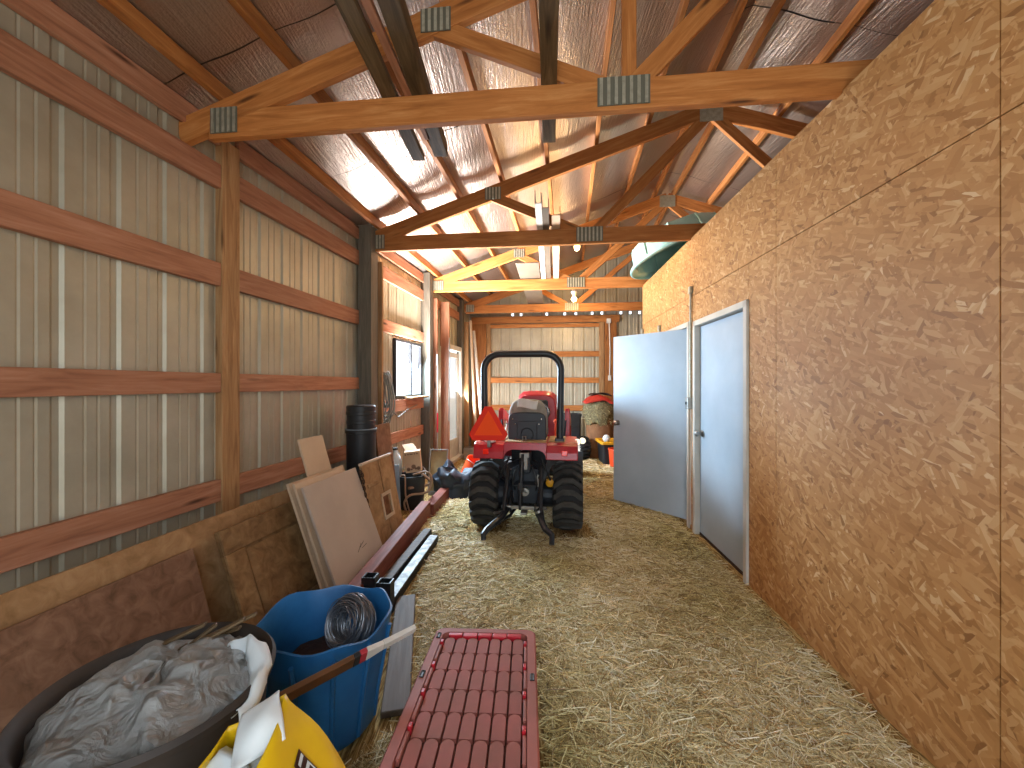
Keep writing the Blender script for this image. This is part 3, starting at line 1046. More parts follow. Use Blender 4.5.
# roll bar
R_, hw, topz, cx = .16, .385, 1.75, -.048
pts = [(cx - hw + .01, -.10, .70), (cx - hw + .005, -.10, 1.2), (cx - hw, -.10, topz - R_)]
for k in range(1, 8):
    a = PI - k * PI / 16
    pts.append((cx - hw + R_ + R_ * math.cos(a), -.10, topz - R_ + R_ * math.sin(a)))
pts += [(cx - hw + R_, -.10, topz), (cx + hw - R_, -.10, topz)]
for k in range(1, 8):
    a = PI / 2 - k * PI / 16
    pts.append((cx + hw - R_ + R_ * math.cos(a), -.10, topz - R_ + R_ * math.sin(a)))
pts += [(cx + hw, -.10, topz - R_), (cx + hw - .005, -.10, 1.2), (cx + hw - .01, -.10, .70)]
tb('roll_bar', MB().tube(pts, .034, 12), 'blackpaint', smooth=40)
for sx in (-1, 1):
    tb('roll_bar_mount', MB().box((cx + sx * (hw - .01), -.10, .80), (.09, .10, .24)), 'blackpaint', bevel=.006)

# slow vehicle sign
def tri(r, cut):
    c3 = [V((0, 0, r)), V((-r * .866, 0, -r / 2)), V((r * .866, 0, -r / 2))]
    out = []
    for i in range(3):
        p, a, b_ = c3[i], c3[i - 1], c3[(i + 1) % 3]
        out += [p + (a - p) * cut, p + (b_ - p) * cut]
    return out
so = M.Translation((-.335, -.37, 1.045)) @ M.Rotation(math.radians(6), 4, 'Z')
mb = MB()
mb.prism([so @ p for p in tri(.25, .15)], (0, .004, 0))
sv = tb('slow_vehicle_sign', mb, 'smvred')
mb = MB()
mb.prism([so @ (p + V((0, -.003, 0))) for p in tri(.155, .0)], (0, .003, 0))
mb.bm.transform(WM[TT.name])
mb.build('triangle_centre', 'smvorange', sv)
mb = MB()
mb.box((-.335, -.34, .92), (.03, .02, .14))
mb.box((-.335, -.29, .86), (.03, .12, .02))
mb.bm.transform(WM[TT.name])
mb.build('sign_bracket', 'steel', sv)
tb('fender_cap', MB().lathe([(.05, 0), (.055, .01), (.05, .035), (.02, .045)], 20, M.Translation((-.345, -.22, .885))), 'white', smooth=40)
tb('grab_handle', MB().tube([(-.21, .10, .89), (-.21, .10, .98), (-.21, .25, .98), (-.21, .25, .89)], .012, 8), 'dust', smooth=40)
tb('latch', MB().tube([(-.03, -.18, .885), (-.03, -.185, .94), (.0, -.185, .94), (.0, -.18, .885)], .006, 8), 'steel', smooth=40)
# round work lamps by the right fender
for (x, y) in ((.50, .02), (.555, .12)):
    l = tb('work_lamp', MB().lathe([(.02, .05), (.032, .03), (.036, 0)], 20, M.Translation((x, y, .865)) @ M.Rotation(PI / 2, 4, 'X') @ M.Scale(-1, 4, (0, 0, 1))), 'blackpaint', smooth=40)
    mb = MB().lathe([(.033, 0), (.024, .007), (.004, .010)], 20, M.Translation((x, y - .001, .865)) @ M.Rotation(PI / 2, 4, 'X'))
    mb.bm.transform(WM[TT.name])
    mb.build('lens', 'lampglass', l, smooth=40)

# hood, dash and steering wheel
def hoodsec(w, z0, z1):
    pts = [(-w, z0), (-w, z1 - .14), (-w * .93, z1 - .06), (-w * .72, z1 - .012), (-w * .4, z1), (w * .4, z1), (w * .72, z1 - .012), (w * .93, z1 - .06), (w, z1 - .14), (w, z0)]
    return pts
mb = MB()
rows = []
for (y, w, z0, z1) in ((.78, .235, .62, 1.30), (.95, .25, .60, 1.345), (1.3, .25, .58, 1.33), (1.62, .24, .56, 1.26), (1.78, .20, .55, 1.14)):
    rows.append(mb.ring([V((x + .03, y, z)) for x, z in hoodsec(w, z0, z1 + .02)]))
for a, b_ in zip(rows, rows[1:]):
    mb.bridge(a, b_)
mb.bm.faces.new(rows[0][::-1])
mb.bm.faces.new(rows[-1])
tb('hood', mb, 'red', bevel=.015, smooth=40)
mb = MB().box((0, .76, 1.06), (.34, .06, .40))
tb('dashboard', mb, 'black', bevel=.03, seg=3)
ring = [V((.19 * math.cos(2 * PI * k / 32), .19 * math.sin(2 * PI * k / 32), 0)) for k in range(32)]
mm = M.Translation((0, .60, 1.12)) @ M.Rotation(math.radians(35), 4, 'X')
sw = MB().tube([mm @ p for p in ring], .014, 8, closed=True)
for k in range(3):
    a = 2 * PI * k / 3 + .5
    sw.tube([mm @ V((0, 0, -.02)), mm @ V((.185 * math.cos(a), .185 * math.sin(a), 0))], .012, 6)
sw.tube([mm @ V((0, 0, 0)), (0, .74, .98)], .018, 8)
tb('steering_wheel', sw, 'black', smooth=40)
# loader frame
for sx in (-1, 1):
    mb = MB()
    mb.bar((sx * .40, .72, .36), (sx * .40, .78, 1.13), .06, .10, (0, 1, 0))
    mb.bar((sx * .40, .76, 1.10), (sx * .42, 1.55, .93), .055, .12)
    mb.bar((sx * .42, 1.52, .95), (sx * .43, 2.14, .30), .055, .11)
    tb('loader_arm', mb, 'red', bevel=.008)
    tb('hydraulic_cylinder', MB().tube([(sx * .40, .80, .62), (sx * .41, 1.1, .78)], .03, 10).tube([(sx * .41, 1.1, .78), (sx * .42, 1.45, .93)], .017, 8), 'steel', smooth=40)
    tb('hydraulic_hose', MB().tube([(sx * .37, .70, .50), (sx * .36, .62, .8), (sx * .38, .68, 1.02), (sx * .39, .82, 1.0)], .012, 6), 'black', smooth=40)
mb = MB()
sec = [(2.12, .42), (2.10, .10), (2.18, .03), (2.58, .03), (2.58, .045), (2.2, .055), (2.135, .12), (2.15, .42)]
mb.prism([V((-.62, y, z)) for y, z in sec], (1.24, 0, 0))
for sx in (-1, 1):
    mb.prism([(sx * .62, 2.12, .42), (sx * .62, 2.10, .10), (sx * .62, 2.18, .03), (sx * .62, 2.58, .03)], (sx * .012, 0, 0))
tb('loader_bucket', mb, 'blackpaint')
tb('gear_lever', MB().tube([(.26, .35, .70), (.27, .42, 1.02)], .009, 8).lathe([(.004, 0), (.022, .015), (.022, .035), (.004, .05)], 14, M.Translation((.27, .42, 1.01))), 'orange', smooth=40)
tb('control_lever', MB().tube([(.30, .5, .72), (.31, .50, 1.04)], .009, 8).lathe([(.004, 0), (.026, .02), (.026, .04), (.004, .06)], 14, M.Translation((.31, .5, 1.02))), 'red', smooth=40)
tb('foot_deck', MB().box((0, .62, .47), (.86, .42, .02)).box((0, .40, .62), (.44, .04, .3)), 'blackpaint')
# ------------------------------------------------------------------ red storage tote with a ribbed lid
TZ = .33
to = thing('storage_tote', 'dusty red storage tote with a lid of rounded ribs, on the straw', 'storage tote', (-.134, 1.44, 0), math.radians(-2.3))
LW2, LL = .225, .395       # half width and half length of the lid
def rrect(hx, hy, r, n=6):
    out = []
    for (cx_, cy_, a0) in ((hx - r, hy - r, 0), (-hx + r, hy - r, 90), (-hx + r, -hy + r, 180), (hx - r, -hy + r, 270)):
        for k in range(n + 1):
            a = math.radians(a0 + 90 * k / n)
            out.append((cx_ + r * math.cos(a), cy_ + r * math.sin(a)))
    return out
mb = MB()
rows = []
for z, sc_ in ((0, .86), (.02, .88), (TZ - .05, .97)):
    rows.append(mb.ring([V((x * sc_, y * sc_, z)) for x, y in rrect(LW2 - .012, LL - .012, .05)]))
for a, b_ in zip(rows, rows[1:]):
    mb.bridge(a, b_)
mb.bm.faces.new(rows[0][::-1])
mb.bm.faces.new(rows[-1])
mb.build('tote_body', 'black', to, local=True, smooth=40)
mb = MB()
lo_ = [mb.ring([V((x, y, z)) for x, y in rrect(LW2 - d, LL - d, .035)]) for z, d in ((TZ - .055, .0), (TZ - .006, .0), (TZ, .006), (TZ, .036), (TZ - .024, .040))]
for a, b_ in zip(lo_, lo_[1:]):
    mb.bridge(a, b_)
mb.bm.faces.new(lo_[-1])
lid = mb.build('lid', 'totemid', to, local=True, smooth=35)
lid.data.materials.append(MAT['groove'])
max(lid.data.polygons, key=lambda f_: len(f_.vertices) * 1000 + f_.center.z).material_index = 1
# rows of round-topped ribs
nrow, ncol = 6, 7
fx, fy = LW2 - .052, LL - .065
rowh = 2 * fy / nrow
colw = 2 * fx / ncol
mb = MB()
for r in range(nrow):
    y0 = fy - (r + 1) * rowh + rowh * .02
    y1 = y0 + rowh * .95
    offx = 0
    for c in range(ncol):
        x0 = -fx + c * colw
        rr = colw * .455
        cx_ = x0 + colw / 2
        poly = [(cx_ - rr, y0), (cx_ + rr, y0)]
        for k in range(9):
            a = PI * k / 8
            poly.append((cx_ + rr * math.cos(a), y1 - rr + rr * math.sin(a)))
        zf = TZ - .024
        b0 = mb.ring([V((x, y, zf)) for x, y in poly])
        ymid = (y0 + y1) / 2
        top = mb.ring([V((cx_ + (x - cx_) * .93, ymid + (y - ymid) * .965, zf + .012 + .005 * (y - y0) / (y1 - y0))) for x, y in poly])
        mb.bridge(b0, top)
        mb.bm.faces.new(top)
    
mb.bm.transform(WM[to.name])
mb.build('ribbed_top', 'toted', lid, smooth=30)
mb = MB()
for q in range(5):
    x0 = -fx + .01 + q * (2 * fx - .02) / 5
    hgt = .018 if q % 2 else .024
    mb.box((x0 + (fx - .01) / 5, LL - .052, TZ - .012 + (.002 if q % 2 else 0)), (2 * (fx - .01) / 5 - .004, (.030 if q % 2 else .022), hgt))
mb.bm.transform(WM[to.name])
tag(mb.build('latch_strip', 'totered', lid, bevel=.003), 'bright red clean strip at the far end of the lid')
for sx in (-1, 1):
    for q in range(4):
        mb = MB()
        y = fy - .05 - q * rowh * 1.42
        mb.box((sx * (LW2 - .046), y, TZ - .008), (.012, .022, .026))
        mb.bm.transform(WM[to.name])
        mb.build('side_clip', 'totered', lid, bevel=.002)
        mb = MB()
        mb.box((sx * (LW2 - .044), y - rowh * .62, TZ - .012), (.012, rowh * .95, .020))
        mb.bm.transform(WM[to.name])
        mb.build('side_rib', 'totemid', lid, bevel=.003)
for (x, y) in ((-LW2 + .018, .06), (LW2 - .018, .06), (-LW2 + .022, LL - .07)):
    mb = MB()
    mb.tube([(x - .006, y + .018, TZ + .001), (x + .006, y + .018, TZ + .001), (x + .006, y - .018, TZ + .001), (x - .006, y - .018, TZ + .001)], .003, 6, closed=True)
    mb.box((x, y, TZ + .0005), (.009, .032, .002))
    mb.bm.transform(WM[to.name])
    mb.build('lock_slot', 'black', lid)

# the lid rises a little towards the near end
for ch_ in [to] + list(bpy.data.objects):
    r_ = ch_
    while r_.parent is not None:
        r_ = r_.parent
    if r_ is to and ch_.type == 'MESH':
        rel_ = WM[to.name].inverted() @ WM[ch_.name]
        inv_ = rel_.inverted()
        for v_ in ch_.data.vertices:
            p_ = rel_ @ v_.co
            p_.z += .06 * (p_.z / TZ) * (LL - p_.y) / (2 * LL)
            v_.co = inv_ @ p_

# ------------------------------------------------------------------ blue half barrel with a coil of wire
bx, by = -.80, 1.72
tub = thing('cut_barrel', 'blue plastic half barrel with a coil of fence wire in it', 'tub', (bx, by, 0))
def wob(p, a):
    f = 1 + .012 * math.sin(5 * a + 1) + .008 * math.sin(9 * a)
    z = p.z
    if z > .2:
        z += (.010 * math.sin(3 * a) + .008 * math.sin(7 * a + 2)) * (z - .2) / .25
    return V((p.x * f, p.y * f, z))
prof = [(.02, .0), (.185, .0), (.205, .02), (.22, .15), (.248, .30), (.268, .445), (.270, .455), (.262, .458), (.257, .445), (.238, .30), (.21, .15), (.195, .03), (.02, .025)]
MB().lathe(prof, 48, None, wob, cap=True).build('barrel_shell', 'blue', tub, local=True, smooth=40)
mb = MB()
def ribf(k):
    a0 = 2 * PI * k / 12
    return a0
for k in range(12):
    a = ribf(k)
    mb.tube([(.206 * math.cos(a), .206 * math.sin(a), .03), (.222 * math.cos(a), .222 * math.sin(a), .15), (.250 * math.cos(a), .250 * math.sin(a), .30), (.273 * math.cos(a), .273 * math.sin(a), .42)], .010, 6)
mb.build('moulded_rib', 'blue', tub, local=True, smooth=50)
# debris filling the barrel
tag(MB().lathe([(.01, .20), (.215, .20), (.222, .235), (.20, .25), (.12, .27), (.05, .27), (.004, .26)], 40, M.Translation((bx, by, 0)), lambda p, a: p + V((0, 0, .03 * nz((p.x, p.y, p.z), 14)))).build('barrel_debris', 'junk', smooth=60), 'dark rubbish filling the blue half barrel', 'debris', None, 'stuff')
# coil of wire standing on the rubbish
mb = MB()
cw = V((bx + .085, by + .05, .395))
ax = M.Translation(cw) @ M.Rotation(math.radians(-25), 4, 'Z') @ M.Rotation(math.radians(68), 4, 'X')
rng = random.Random(3)
for k in range(90):
    R0 = .070 + .042 * rng.random()
    zc = rng.uniform(-.06, .06)
    R0 *= math.sqrt(max(.3, 1 - (zc / .085) ** 2)) * 1.05
    tl = M.Rotation(rng.uniform(-.22, .22), 4, 'X') @ M.Rotation(rng.uniform(-.22, .22), 4, 'Y')
    pts = []
    for q in range(20):
        a = 2 * PI * q / 20
        r = R0 * (1 + .04 * math.sin(3 * a + k))
        pts.append(ax @ (tl @ V((r * math.cos(a), r * math.sin(a), zc + .006 * math.sin(2 * a + k)))))
    mb.tube(pts, .0021, 4, closed=True)
tag(mb.build('wire_coil', 'wire', smooth=60), 'tangled grey coil of fence wire inside the blue half barrel', 'wire coil')
# blade-shaped stick with a white end
mb = MB()
s0, s1 = V((-.80, 1.22, .44)), P(415, 628, 1.60)
ds = (s1 - s0)
up = V((-.25, -.75, .6)).normalized()
def stick(f0, f1, w, w1=None):
    w1 = w1 or w
    a, b_ = s0 + ds * f0, s0 + ds * f1
    fr = frame(a, b_, up)
    y, z = fr.col[1].xyz, fr.col[2].xyz
    m_ = MB()
    r0 = m_.ring([a + y * .010 + z * w, a - y * .010 + z * w, a - y * .010 - z * w, a + y * .010 - z * w])
    r1 = m_.ring([b_ + y * .009 + z * w1, b_ - y * .009 + z * w1, b_ - y * .009 - z * w1, b_ + y * .009 - z * w1])
    m_.bridge(r0, r1)
    m_.bm.faces.new(r0[::-1])
    m_.bm.faces.new(r1)
    return m_
stt = thing('marker_stake', 'brown wooden stake with a white painted end lying across the blue half barrel', 'stake', s0)
stick(0, .56, .029).build('shaft', 'handle', stt, bevel=.003)
stick(.56, .60, .030).build('black_band', 'black', stt, bevel=.003)
stick(.60, .645, .030).build('red_band', 'bandred', stt, bevel=.003)
stick(.645, .76, .030, .019).build('white_blade', 'white', stt, bevel=.003)
stick(.76, 1.0, .019, .015).build('white_tip', 'white', stt, bevel=.003)

# ------------------------------------------------------------------ dark bin with a bag of rubbish
nx_, ny_ = -1.02, 1.15
db = thing('waste_bin', 'dusty black bin holding a clear rubbish bag, beside the yellow sack', 'bin', (nx_, ny_, 0))
MB().lathe([(.02, 0), (.215, 0), (.23, .02), (.275, .56), (.29, .565), (.295, .585), (.285, .598), (.272, .59), (.262, .56), (.215, .05), (.02, .045)], 48).build('bin_body', 'binbrown', db, local=True, smooth=40)
def crumple(p, s, amp, k=0):
    return p + V((nz(p, s, k), nz(p, s, k + 1), nz(p, s, k + 2))) * amp
mb = MB()
def bagf(u, v):
    a = 2 * PI * u
    r = .255 * (1 - v) ** .55 + .005
    z = .53 + .10 * math.sin(v * PI * .5) + .012 * math.sin(6 * a)
    return crumple(crumple(V((nx_ + r * math.cos(a), ny_ + r * math.sin(a), z)), 9, .04), 22, .016, 6)
mb.grid(bagf, 72, 30, True)
bg = tag(mb.build('rubbish_bag', 'film', smooth=60), 'crumpled clear plastic rubbish bag stuffed in the black bin', 'plastic bag')
def quadpatch(c00, c10, c11, c01, bulge, nrm, s_, amp, k, nu=18, nv=12):
    def f(u, v):
        p = c00 * (1 - u) * (1 - v) + c10 * u * (1 - v) + c11 * u * v + c01 * (1 - u) * v
        p = p + nrm * bulge * math.sin(PI * u) * math.sin(PI * v)
        return crumple(p, s_, amp, k)
    return MB().grid(f, nu, nv)
arc_o = [P(228, 645, 1.30), P(250, 637, 1.29), P(266, 642, 1.26), P(273, 660, 1.21), P(270, 682, 1.16), P(257, 706, 1.11), P(240, 722, 1.07)]
arc_i = [P(232, 662, 1.28), P(244, 656, 1.27), P(252, 662, 1.24), P(253, 674, 1.20), P(248, 690, 1.15), P(240, 706, 1.11), P(232, 716, 1.08)]
def arc_at(pts, t):
    k = min(t * (len(pts) - 1), len(pts) - 1.001)
    i = int(k)
    return pts[i].lerp(pts[i + 1], k - i)
mb = MB()
mb.grid(lambda u, v: crumple(arc_at(arc_o, u).lerp(arc_at(arc_i, u), v) + V((0, 0, .03 * math.sin(PI * v))), 13, .022, 3), 30, 6)
tag(mb.build('white_wrapper', 'bagwhite', smooth=50, solid=.002), 'white plastic wrapper folded over the black bin bag', 'wrapper')
mb = MB()
rng = random.Random(5)
for k in range(9):
    a = V((nx_ - .24 + .26 * rng.random(), ny_ + .10 + .10 * rng.random(), .53 + .05 * rng.random()))
    d_ = V((rng.uniform(.1, .22), rng.uniform(.02, .08), rng.uniform(.02, .09)))
    lumber_ = (a, a + d_)
    tag(lumber('wood_scrap', a, a + d_, .018 + .016 * rng.random(), .01, 'old_lumber'), 'splintered brown wood scrap sticking out of the black bin', 'wood scrap', 'wood scraps in the black bin')

# ------------------------------------------------------------------ yellow feed sack
ys = thing('feed_sack', 'open yellow feed sack with a white paper liner and dark lettering', 'sack', (-.55, .92, 0))
RIM = [V((-.555, .80, .585)), V((-.572, 1.02, .662)), V((-.70, 1.0, .615)), V((-.735, .80, .565))]   # right near, right far, left far, left near
def rim_at(u):
    k = (u * 4) % 4
    i = int(k)
    t = k - i
    return RIM[i].lerp(RIM[(i + 1) % 4], t)
def sackf(u, v):
    a = 2 * PI * (u - .125) - PI / 4 + PI / 4
    c, s_ = math.cos(a), math.sin(a)
    q = V((-.545 + .185 * (abs(c) ** .7) * (1 if c >= 0 else -1), .90 + .15 * (abs(s_) ** .7) * (1 if s_ >= 0 else -1), 0))
    r = rim_at(u)
    w_ = max(0, (v - .62) / .38)
    w_ = w_ * w_ * (3 - 2 * w_) if w_ < 1 else 1
    w_ = .35 * w_ + .65 * max(0, (v - .62) / .38) ** 1.3
    z = r.z * v
    p = V((q.x * (1 - w_) + r.x * w_, q.y * (1 - w_) + r.y * w_, z))
    if v < .06:
        p.x = -.545 + (p.x + .545) * (.9 + v * 1.6)
        p.y = .90 + (p.y - .90) * (.9 + v * 1.6)
    return crumple(p, 9, .020, 4)
MB().grid(sackf, 64, 34, True).build('sack_skin', 'bagyellow', ys, smooth=60, solid=.003, soff=-1)
quadpatch(P(228, 770, .86), P(288, 738, .93), P(281, 694, 1.0), P(237, 716, .975), .03, V((0, -.3, 1)), 8, .03, 5).build('paper_liner', 'bagwhite', ys, smooth=50, solid=.002)
quadpatch(V((-.72, .80, .52)), V((-.58, .80, .50)), V((-.585, .98, .55)), V((-.70, .98, .55)), .04, V((0, 0, 1)), 14, .05, 9).build('crumpled_filling', 'bagwhite', ys, smooth=50)
# lettering on the side facing the aisle
def sack_label():
    u0, u1, v0, v1 = .138, .168, .795, .90
    def at(a, b_, o):
        uu, vv = u0 + (u1 - u0) * b_, v1 + (v0 - v1) * a
        p = sackf(uu, vv)
        du, dv = sackf(uu + .01, vv) - p, sackf(uu, vv + .01) - p
        n_ = du.cross(dv).normalized()
        if n_.x < 0:
            n_ = -n_
        return p + n_ * o
    mb = MB()
    mb.grid(lambda u, v: at(u, v, .004), 20, 8)
    pl = mb.build('label_panel', 'bagbrown', ys, smooth=60)
    cu = bpy.data.curves.new('txt', 'FONT')
    cu.body = 'IDI'
    cu.size = 1
    to_ = bpy.data.objects.new('txt', cu)
    COL.objects.link(to_)
    dg = bpy.context.evaluated_depsgraph_get()
    dg.update()
    me = bpy.data.meshes.new_from_object(to_.evaluated_get(dg))
    bpy.data.objects.remove(to_)
    mb = MB()
    mb.bm.from_mesh(me)
    bmesh.ops.triangulate(mb.bm, faces=mb.bm.faces)
    bmesh.ops.subdivide_edges(mb.bm, edges=mb.bm.edges, cuts=2)
    xs = [v_.co.x for v_ in mb.bm.verts]
    y_ = [v_.co.y for v_ in mb.bm.verts]
    for v_ in mb.bm.verts:
        a = (v_.co.x - min(xs)) / (max(xs) - min(xs))
        b_ = (v_.co.y - min(y_)) / (max(y_) - min(y_))
        v_.co = at(.06 + .88 * a, .16 + .68 * b_, .008)
    mb.build('lettering', 'bagwhite', pl)
sack_label()

# ------------------------------------------------------------------ boards leaning on the metal wall
def leaning(name, Ya, Yb, xb, xt, z0, z1, t, mat, label, cat, group=None, extra=None):
    """flat board: bottom edge at distance xb from the wall line, top edge at xt, from Ya to Yb"""
    a0, b0 = LW(Ya, xb, z0), LW(Yb, xb, z0)
    a1, b1 = LW(Ya, xt, z1), LW(Yb, xt, z1)
    n = (b0 - a0).cross(a1 - a0).normalized()
    if n.x < 0:
        n = -n
    mb = MB()
    mb.prism([a0, b0, b1, a1], -n * t)
    return (a0, b0, b1, a1, n, mb)
# cabinet door panel
a0, b0, b1, a1, n, mb = leaning('x', 2.22, 2.97, .57, .35, 0.0, .645, .02, '', '', '')
pd = thing('panel_door', 'brown raised-panel door leaning on its side against the metal wall', 'panel door', (a0 + b0) / 2)
mb.build('door_slab', 'doorwood', pd, bevel=.004)
def on(u, v, o=0):
    return a0 + (b0 - a0) * u + (a1 - a0) * v + n * o
def strip(u0, u1, v0, v1, t0, t1, name, mat, parent, bevel=.004):
    mb = MB()
    mb.prism([on(u0, v0, t0), on(u1, v0, t0), on(u1, v1, t0), on(u0, v1, t0)], n * (t1 - t0))
    return mb.build(name, mat, parent, bevel=bevel)
strip(0, 1, .80, 1, .001, .016, 'rail', 'doorwood', pd)
strip(0, 1, 0, .14, .001, .016, 'rail', 'doorwood', pd)
strip(0, .17, .14, .80, .001, .016, 'stile', 'doorwood', pd)
strip(.90, 1, .14, .80, .001, .016, 'stile', 'doorwood', pd)
mb = MB()
lo_ = [mb.ring([on(u, v, t) for u, v in ((u0, v0), (u1, v0), (u1, v1), (u0, v1))]) for (u0, u1, v0, v1, t) in ((.19, .885, .16, .775, .001), (.24, .84, .22, .71, .014))]
mb.bridge(lo_[0], lo_[1])
mb.bm.faces.new(lo_[1])
mb.build('raised_panel', 'doorwood', pd)
a0, b0, b1, a1, n, mb = leaning('x', 1.35, 2.90, .42, .25, 0, .70, .022, '', '', '')
tag(mb.build('plywood_sheet', 'cardply', bevel=.003), 'plain brown sheet with a bare top edge behind the raised-panel door', 'wood sheet')
a0, b0, b1, a1, n, mb = leaning('x', 1.20, 2.12, .50, .315, 0, .60, .02, '', '', '')
tag(mb.build('plywood_sheet', 'darkply', bevel=.003), 'darker board leaning at the near end of the metal wall behind the black bin', 'wood sheet')
# beige boards
a0, b0, b1, a1, n, mb = leaning('x', 2.69, 3.32, .81, .515, .0, .775, .018, '', '', '')
tag(mb.build('beige_board', 'beige', bevel=.002), 'broad beige board in front, marked with a dark scribble', 'board', 'beige boards leaning behind the timber')
mb = MB()
for k, (u, v) in enumerate(((.50, .30), (.56, .325), (.60, .31))):
    q0, q1 = on(u, v, .001), on(u + .10, v + .05 - .02 * k, .001)
    mb.bar(q0, q1, .003, .0012, n)
mk = mb
mkp = bpy.data.objects['beige_board']
mk.build('pencil_scribble', 'black', mkp)
a0, b0, b1, a1, n, mb = leaning('x', 2.67, 3.20, .765, .47, .0, .80, .018, '', '', '')
tag(mb.build('beige_board', 'beigeedge', bevel=.002), 'pale board just behind the broad beige board, its edge showing', 'board', 'beige boards leaning behind the timber')
a0, b0, b1, a1, n, mb = leaning('x', 2.66, 3.28, .725, .43, .0, .80, .016, '', '', '')
tag(mb.build('beige_board', 'beigeedge', bevel=.002), 'pale board at the back of the beige stack, sticking out past both sides', 'board', 'beige boards leaning behind the timber')
a0, b0, b1, a1, n, mb = leaning('x', 2.92, 3.19, .63, .31, .0, 1.05, .016, '', '', '')
b1 = b1 + V((0, 0, .03))
tag(mb.build('beige_board', 'beigeedge', bevel=.002), 'narrow tall beige board rising above the others in front of the wall girt', 'board', 'beige boards leaning behind the timber')
# tan panel with a square hole
a0, b0, b1, a1, n, mb0 = leaning('x', 3.36, 3.88, .70, .54, .0, .79, .02, '', '', '')
mb0.bm.free()
pn = thing('panel_with_hole', 'tan wooden panel with a square hole, leaning past the beige boards', 'panel', (a0 + b0) / 2)
mb = MB()
for (u0, u1, v0, v1) in ((0, .42, 0, 1), (.72, 1, 0, 1), (.42, .72, 0, .36), (.42, .72, .60, 1)):
    mb.prism([on(u0, v0), on(u1, v0), on(u1, v1), on(u0, v1)], -n * .02)
mb.build('panel_board', 'cardply', pn)
mb = MB()
for (u0, u1, v0, v1) in ((.40, .74, .585, .62), (.40, .74, .34, .375), (.40, .44, .34, .62), (.70, .74, .34, .62)):
    mb.prism([on(u0, v0, .002), on(u1, v0, .002), on(u1, v1, .002), on(u0, v1, .002)], n * .008)
mb.build('hole_trim', 'beigeedge', pn)
strip(-.01, 1.01, .985, 1.01, -.022, .012, 'top_edge', 'beigeedge', pn)
strip(.06, .40, .74, .78, .001, .010, 'cross_strip', 'cardply', pn)
strip(.52, .56, .62, .985, .001, .006, 'cross_strip', 'cardply', pn)
strip(.52, .56, .0, .34, .001, .006, 'cross_strip', 'cardply', pn)
# frayed chain hanging on the panel's near edge
ch = thing('link_chain', 'dark rusty chain hanging beside the tan panel with the hole', 'chain', on(-.08, 0, .03))
for k in range(26):
    p = on(-.07 + .012 * math.sin(k * .8), .93 - k * .033, .004 + .012 * (k % 2))
    mb = MB()
    ring = []
    for q in range(12):
        a = 2 * PI * q / 12
        ring.append(p + (a1 - a0).normalized() * .019 * math.sin(a) + ((b0 - a0).normalized() if k % 2 else n) * .011 * math.cos(a))
    mb.tube(ring, .0045, 6, closed=True)
    mb.build('link', 'junk', ch, smooth=60)

# ------------------------------------------------------------------ timbers, rails and the plank on the floor
def floorbox(name, mat, pA, pB, w, h, label, cat, z=0, bevel=.006):
    o = lumber(name, V((pA[0], pA[1], z + h / 2)), V((pB[0], pB[1], z + h / 2)), w, h, mat, None, bevel=bevel)
    return tag(o, label, cat)
floorbox('timber_beam', 'redbeam', (-1.002, 2.15), (-.930, 4.33), .10, .185, 'thick red-brown timber in front of the beige boards', 'timber')
floorbox('timber_beam', 'redbeam', (-.905, 4.36), (-.850, 5.08), .11, .14, 'red-brown timber lying in line beyond the first, ending at the navy tarp', 'timber')
def rail(x0, y0, x1, y1, w, h, mat, label):
    t = thing('metal_rail', label, 'metal rail', (x0, y0, 0))
    a, b_ = V((x0, y0, h / 2)), V((x1, y1, h / 2))
    d_ = (b_ - a).normalized()
    s_ = V((d_.y, -d_.x, 0))
    mb = MB()
    mb.bar(a, b_, w, h)
    mb.build('rail_body', 'black', t, bevel=.006)
    mb = MB()
    mb.bar(a + V((0, 0, h / 2 + .004)), b_ + V((0, 0, h / 2 + .004)), w * .92, .006)
    mb.build('top_face', mat, t)
    mb = MB()
    e = a - d_ * .035
    z1 = .205 if w > .076 else .225
    for o_, ww in ((-w * .52, .012), (w * .52, .012)):
        mb.bar(e + s_ * o_ - V((0, 0, h / 2)), e + s_ * o_ + V((0, 0, z1 - h / 2)), ww, .075, d_)
    for o_ in (-.034, .034):
        mb.bar(e + d_ * o_ - V((0, 0, h / 2)), e + d_ * o_ + V((0, 0, z1 - h / 2)), w * 1.04, .008, d_)
    mb.build('end_bracket', 'blackpaint', t, bevel=.003)
rail(-.800, 2.57, -.715, 3.66, .078, .06, 'scuffed', 'metal rail with a scuffed silver top, nearer the aisle')
rail(-.905, 2.60, -.800, 3.80, .075, .07, 'plank', 'metal rail with a grey-green top, between the timber and the silver rail')
floorbox('grey_plank', 'plank', (-.508, 1.74), (-.715, 2.70), .125, .028, 'flat grey-brown plank on the straw beside the red tote', 'plank')
# dead branch and board chip near the barrel
tag(MB().tube([(-.60, 1.35, .02), (-.50, 1.48, .03), (-.47, 1.52, .02)], .005, 6).build('twig', 'tan', smooth=60), 'thin pale twig on the straw in front of the blue half barrel', 'twig')

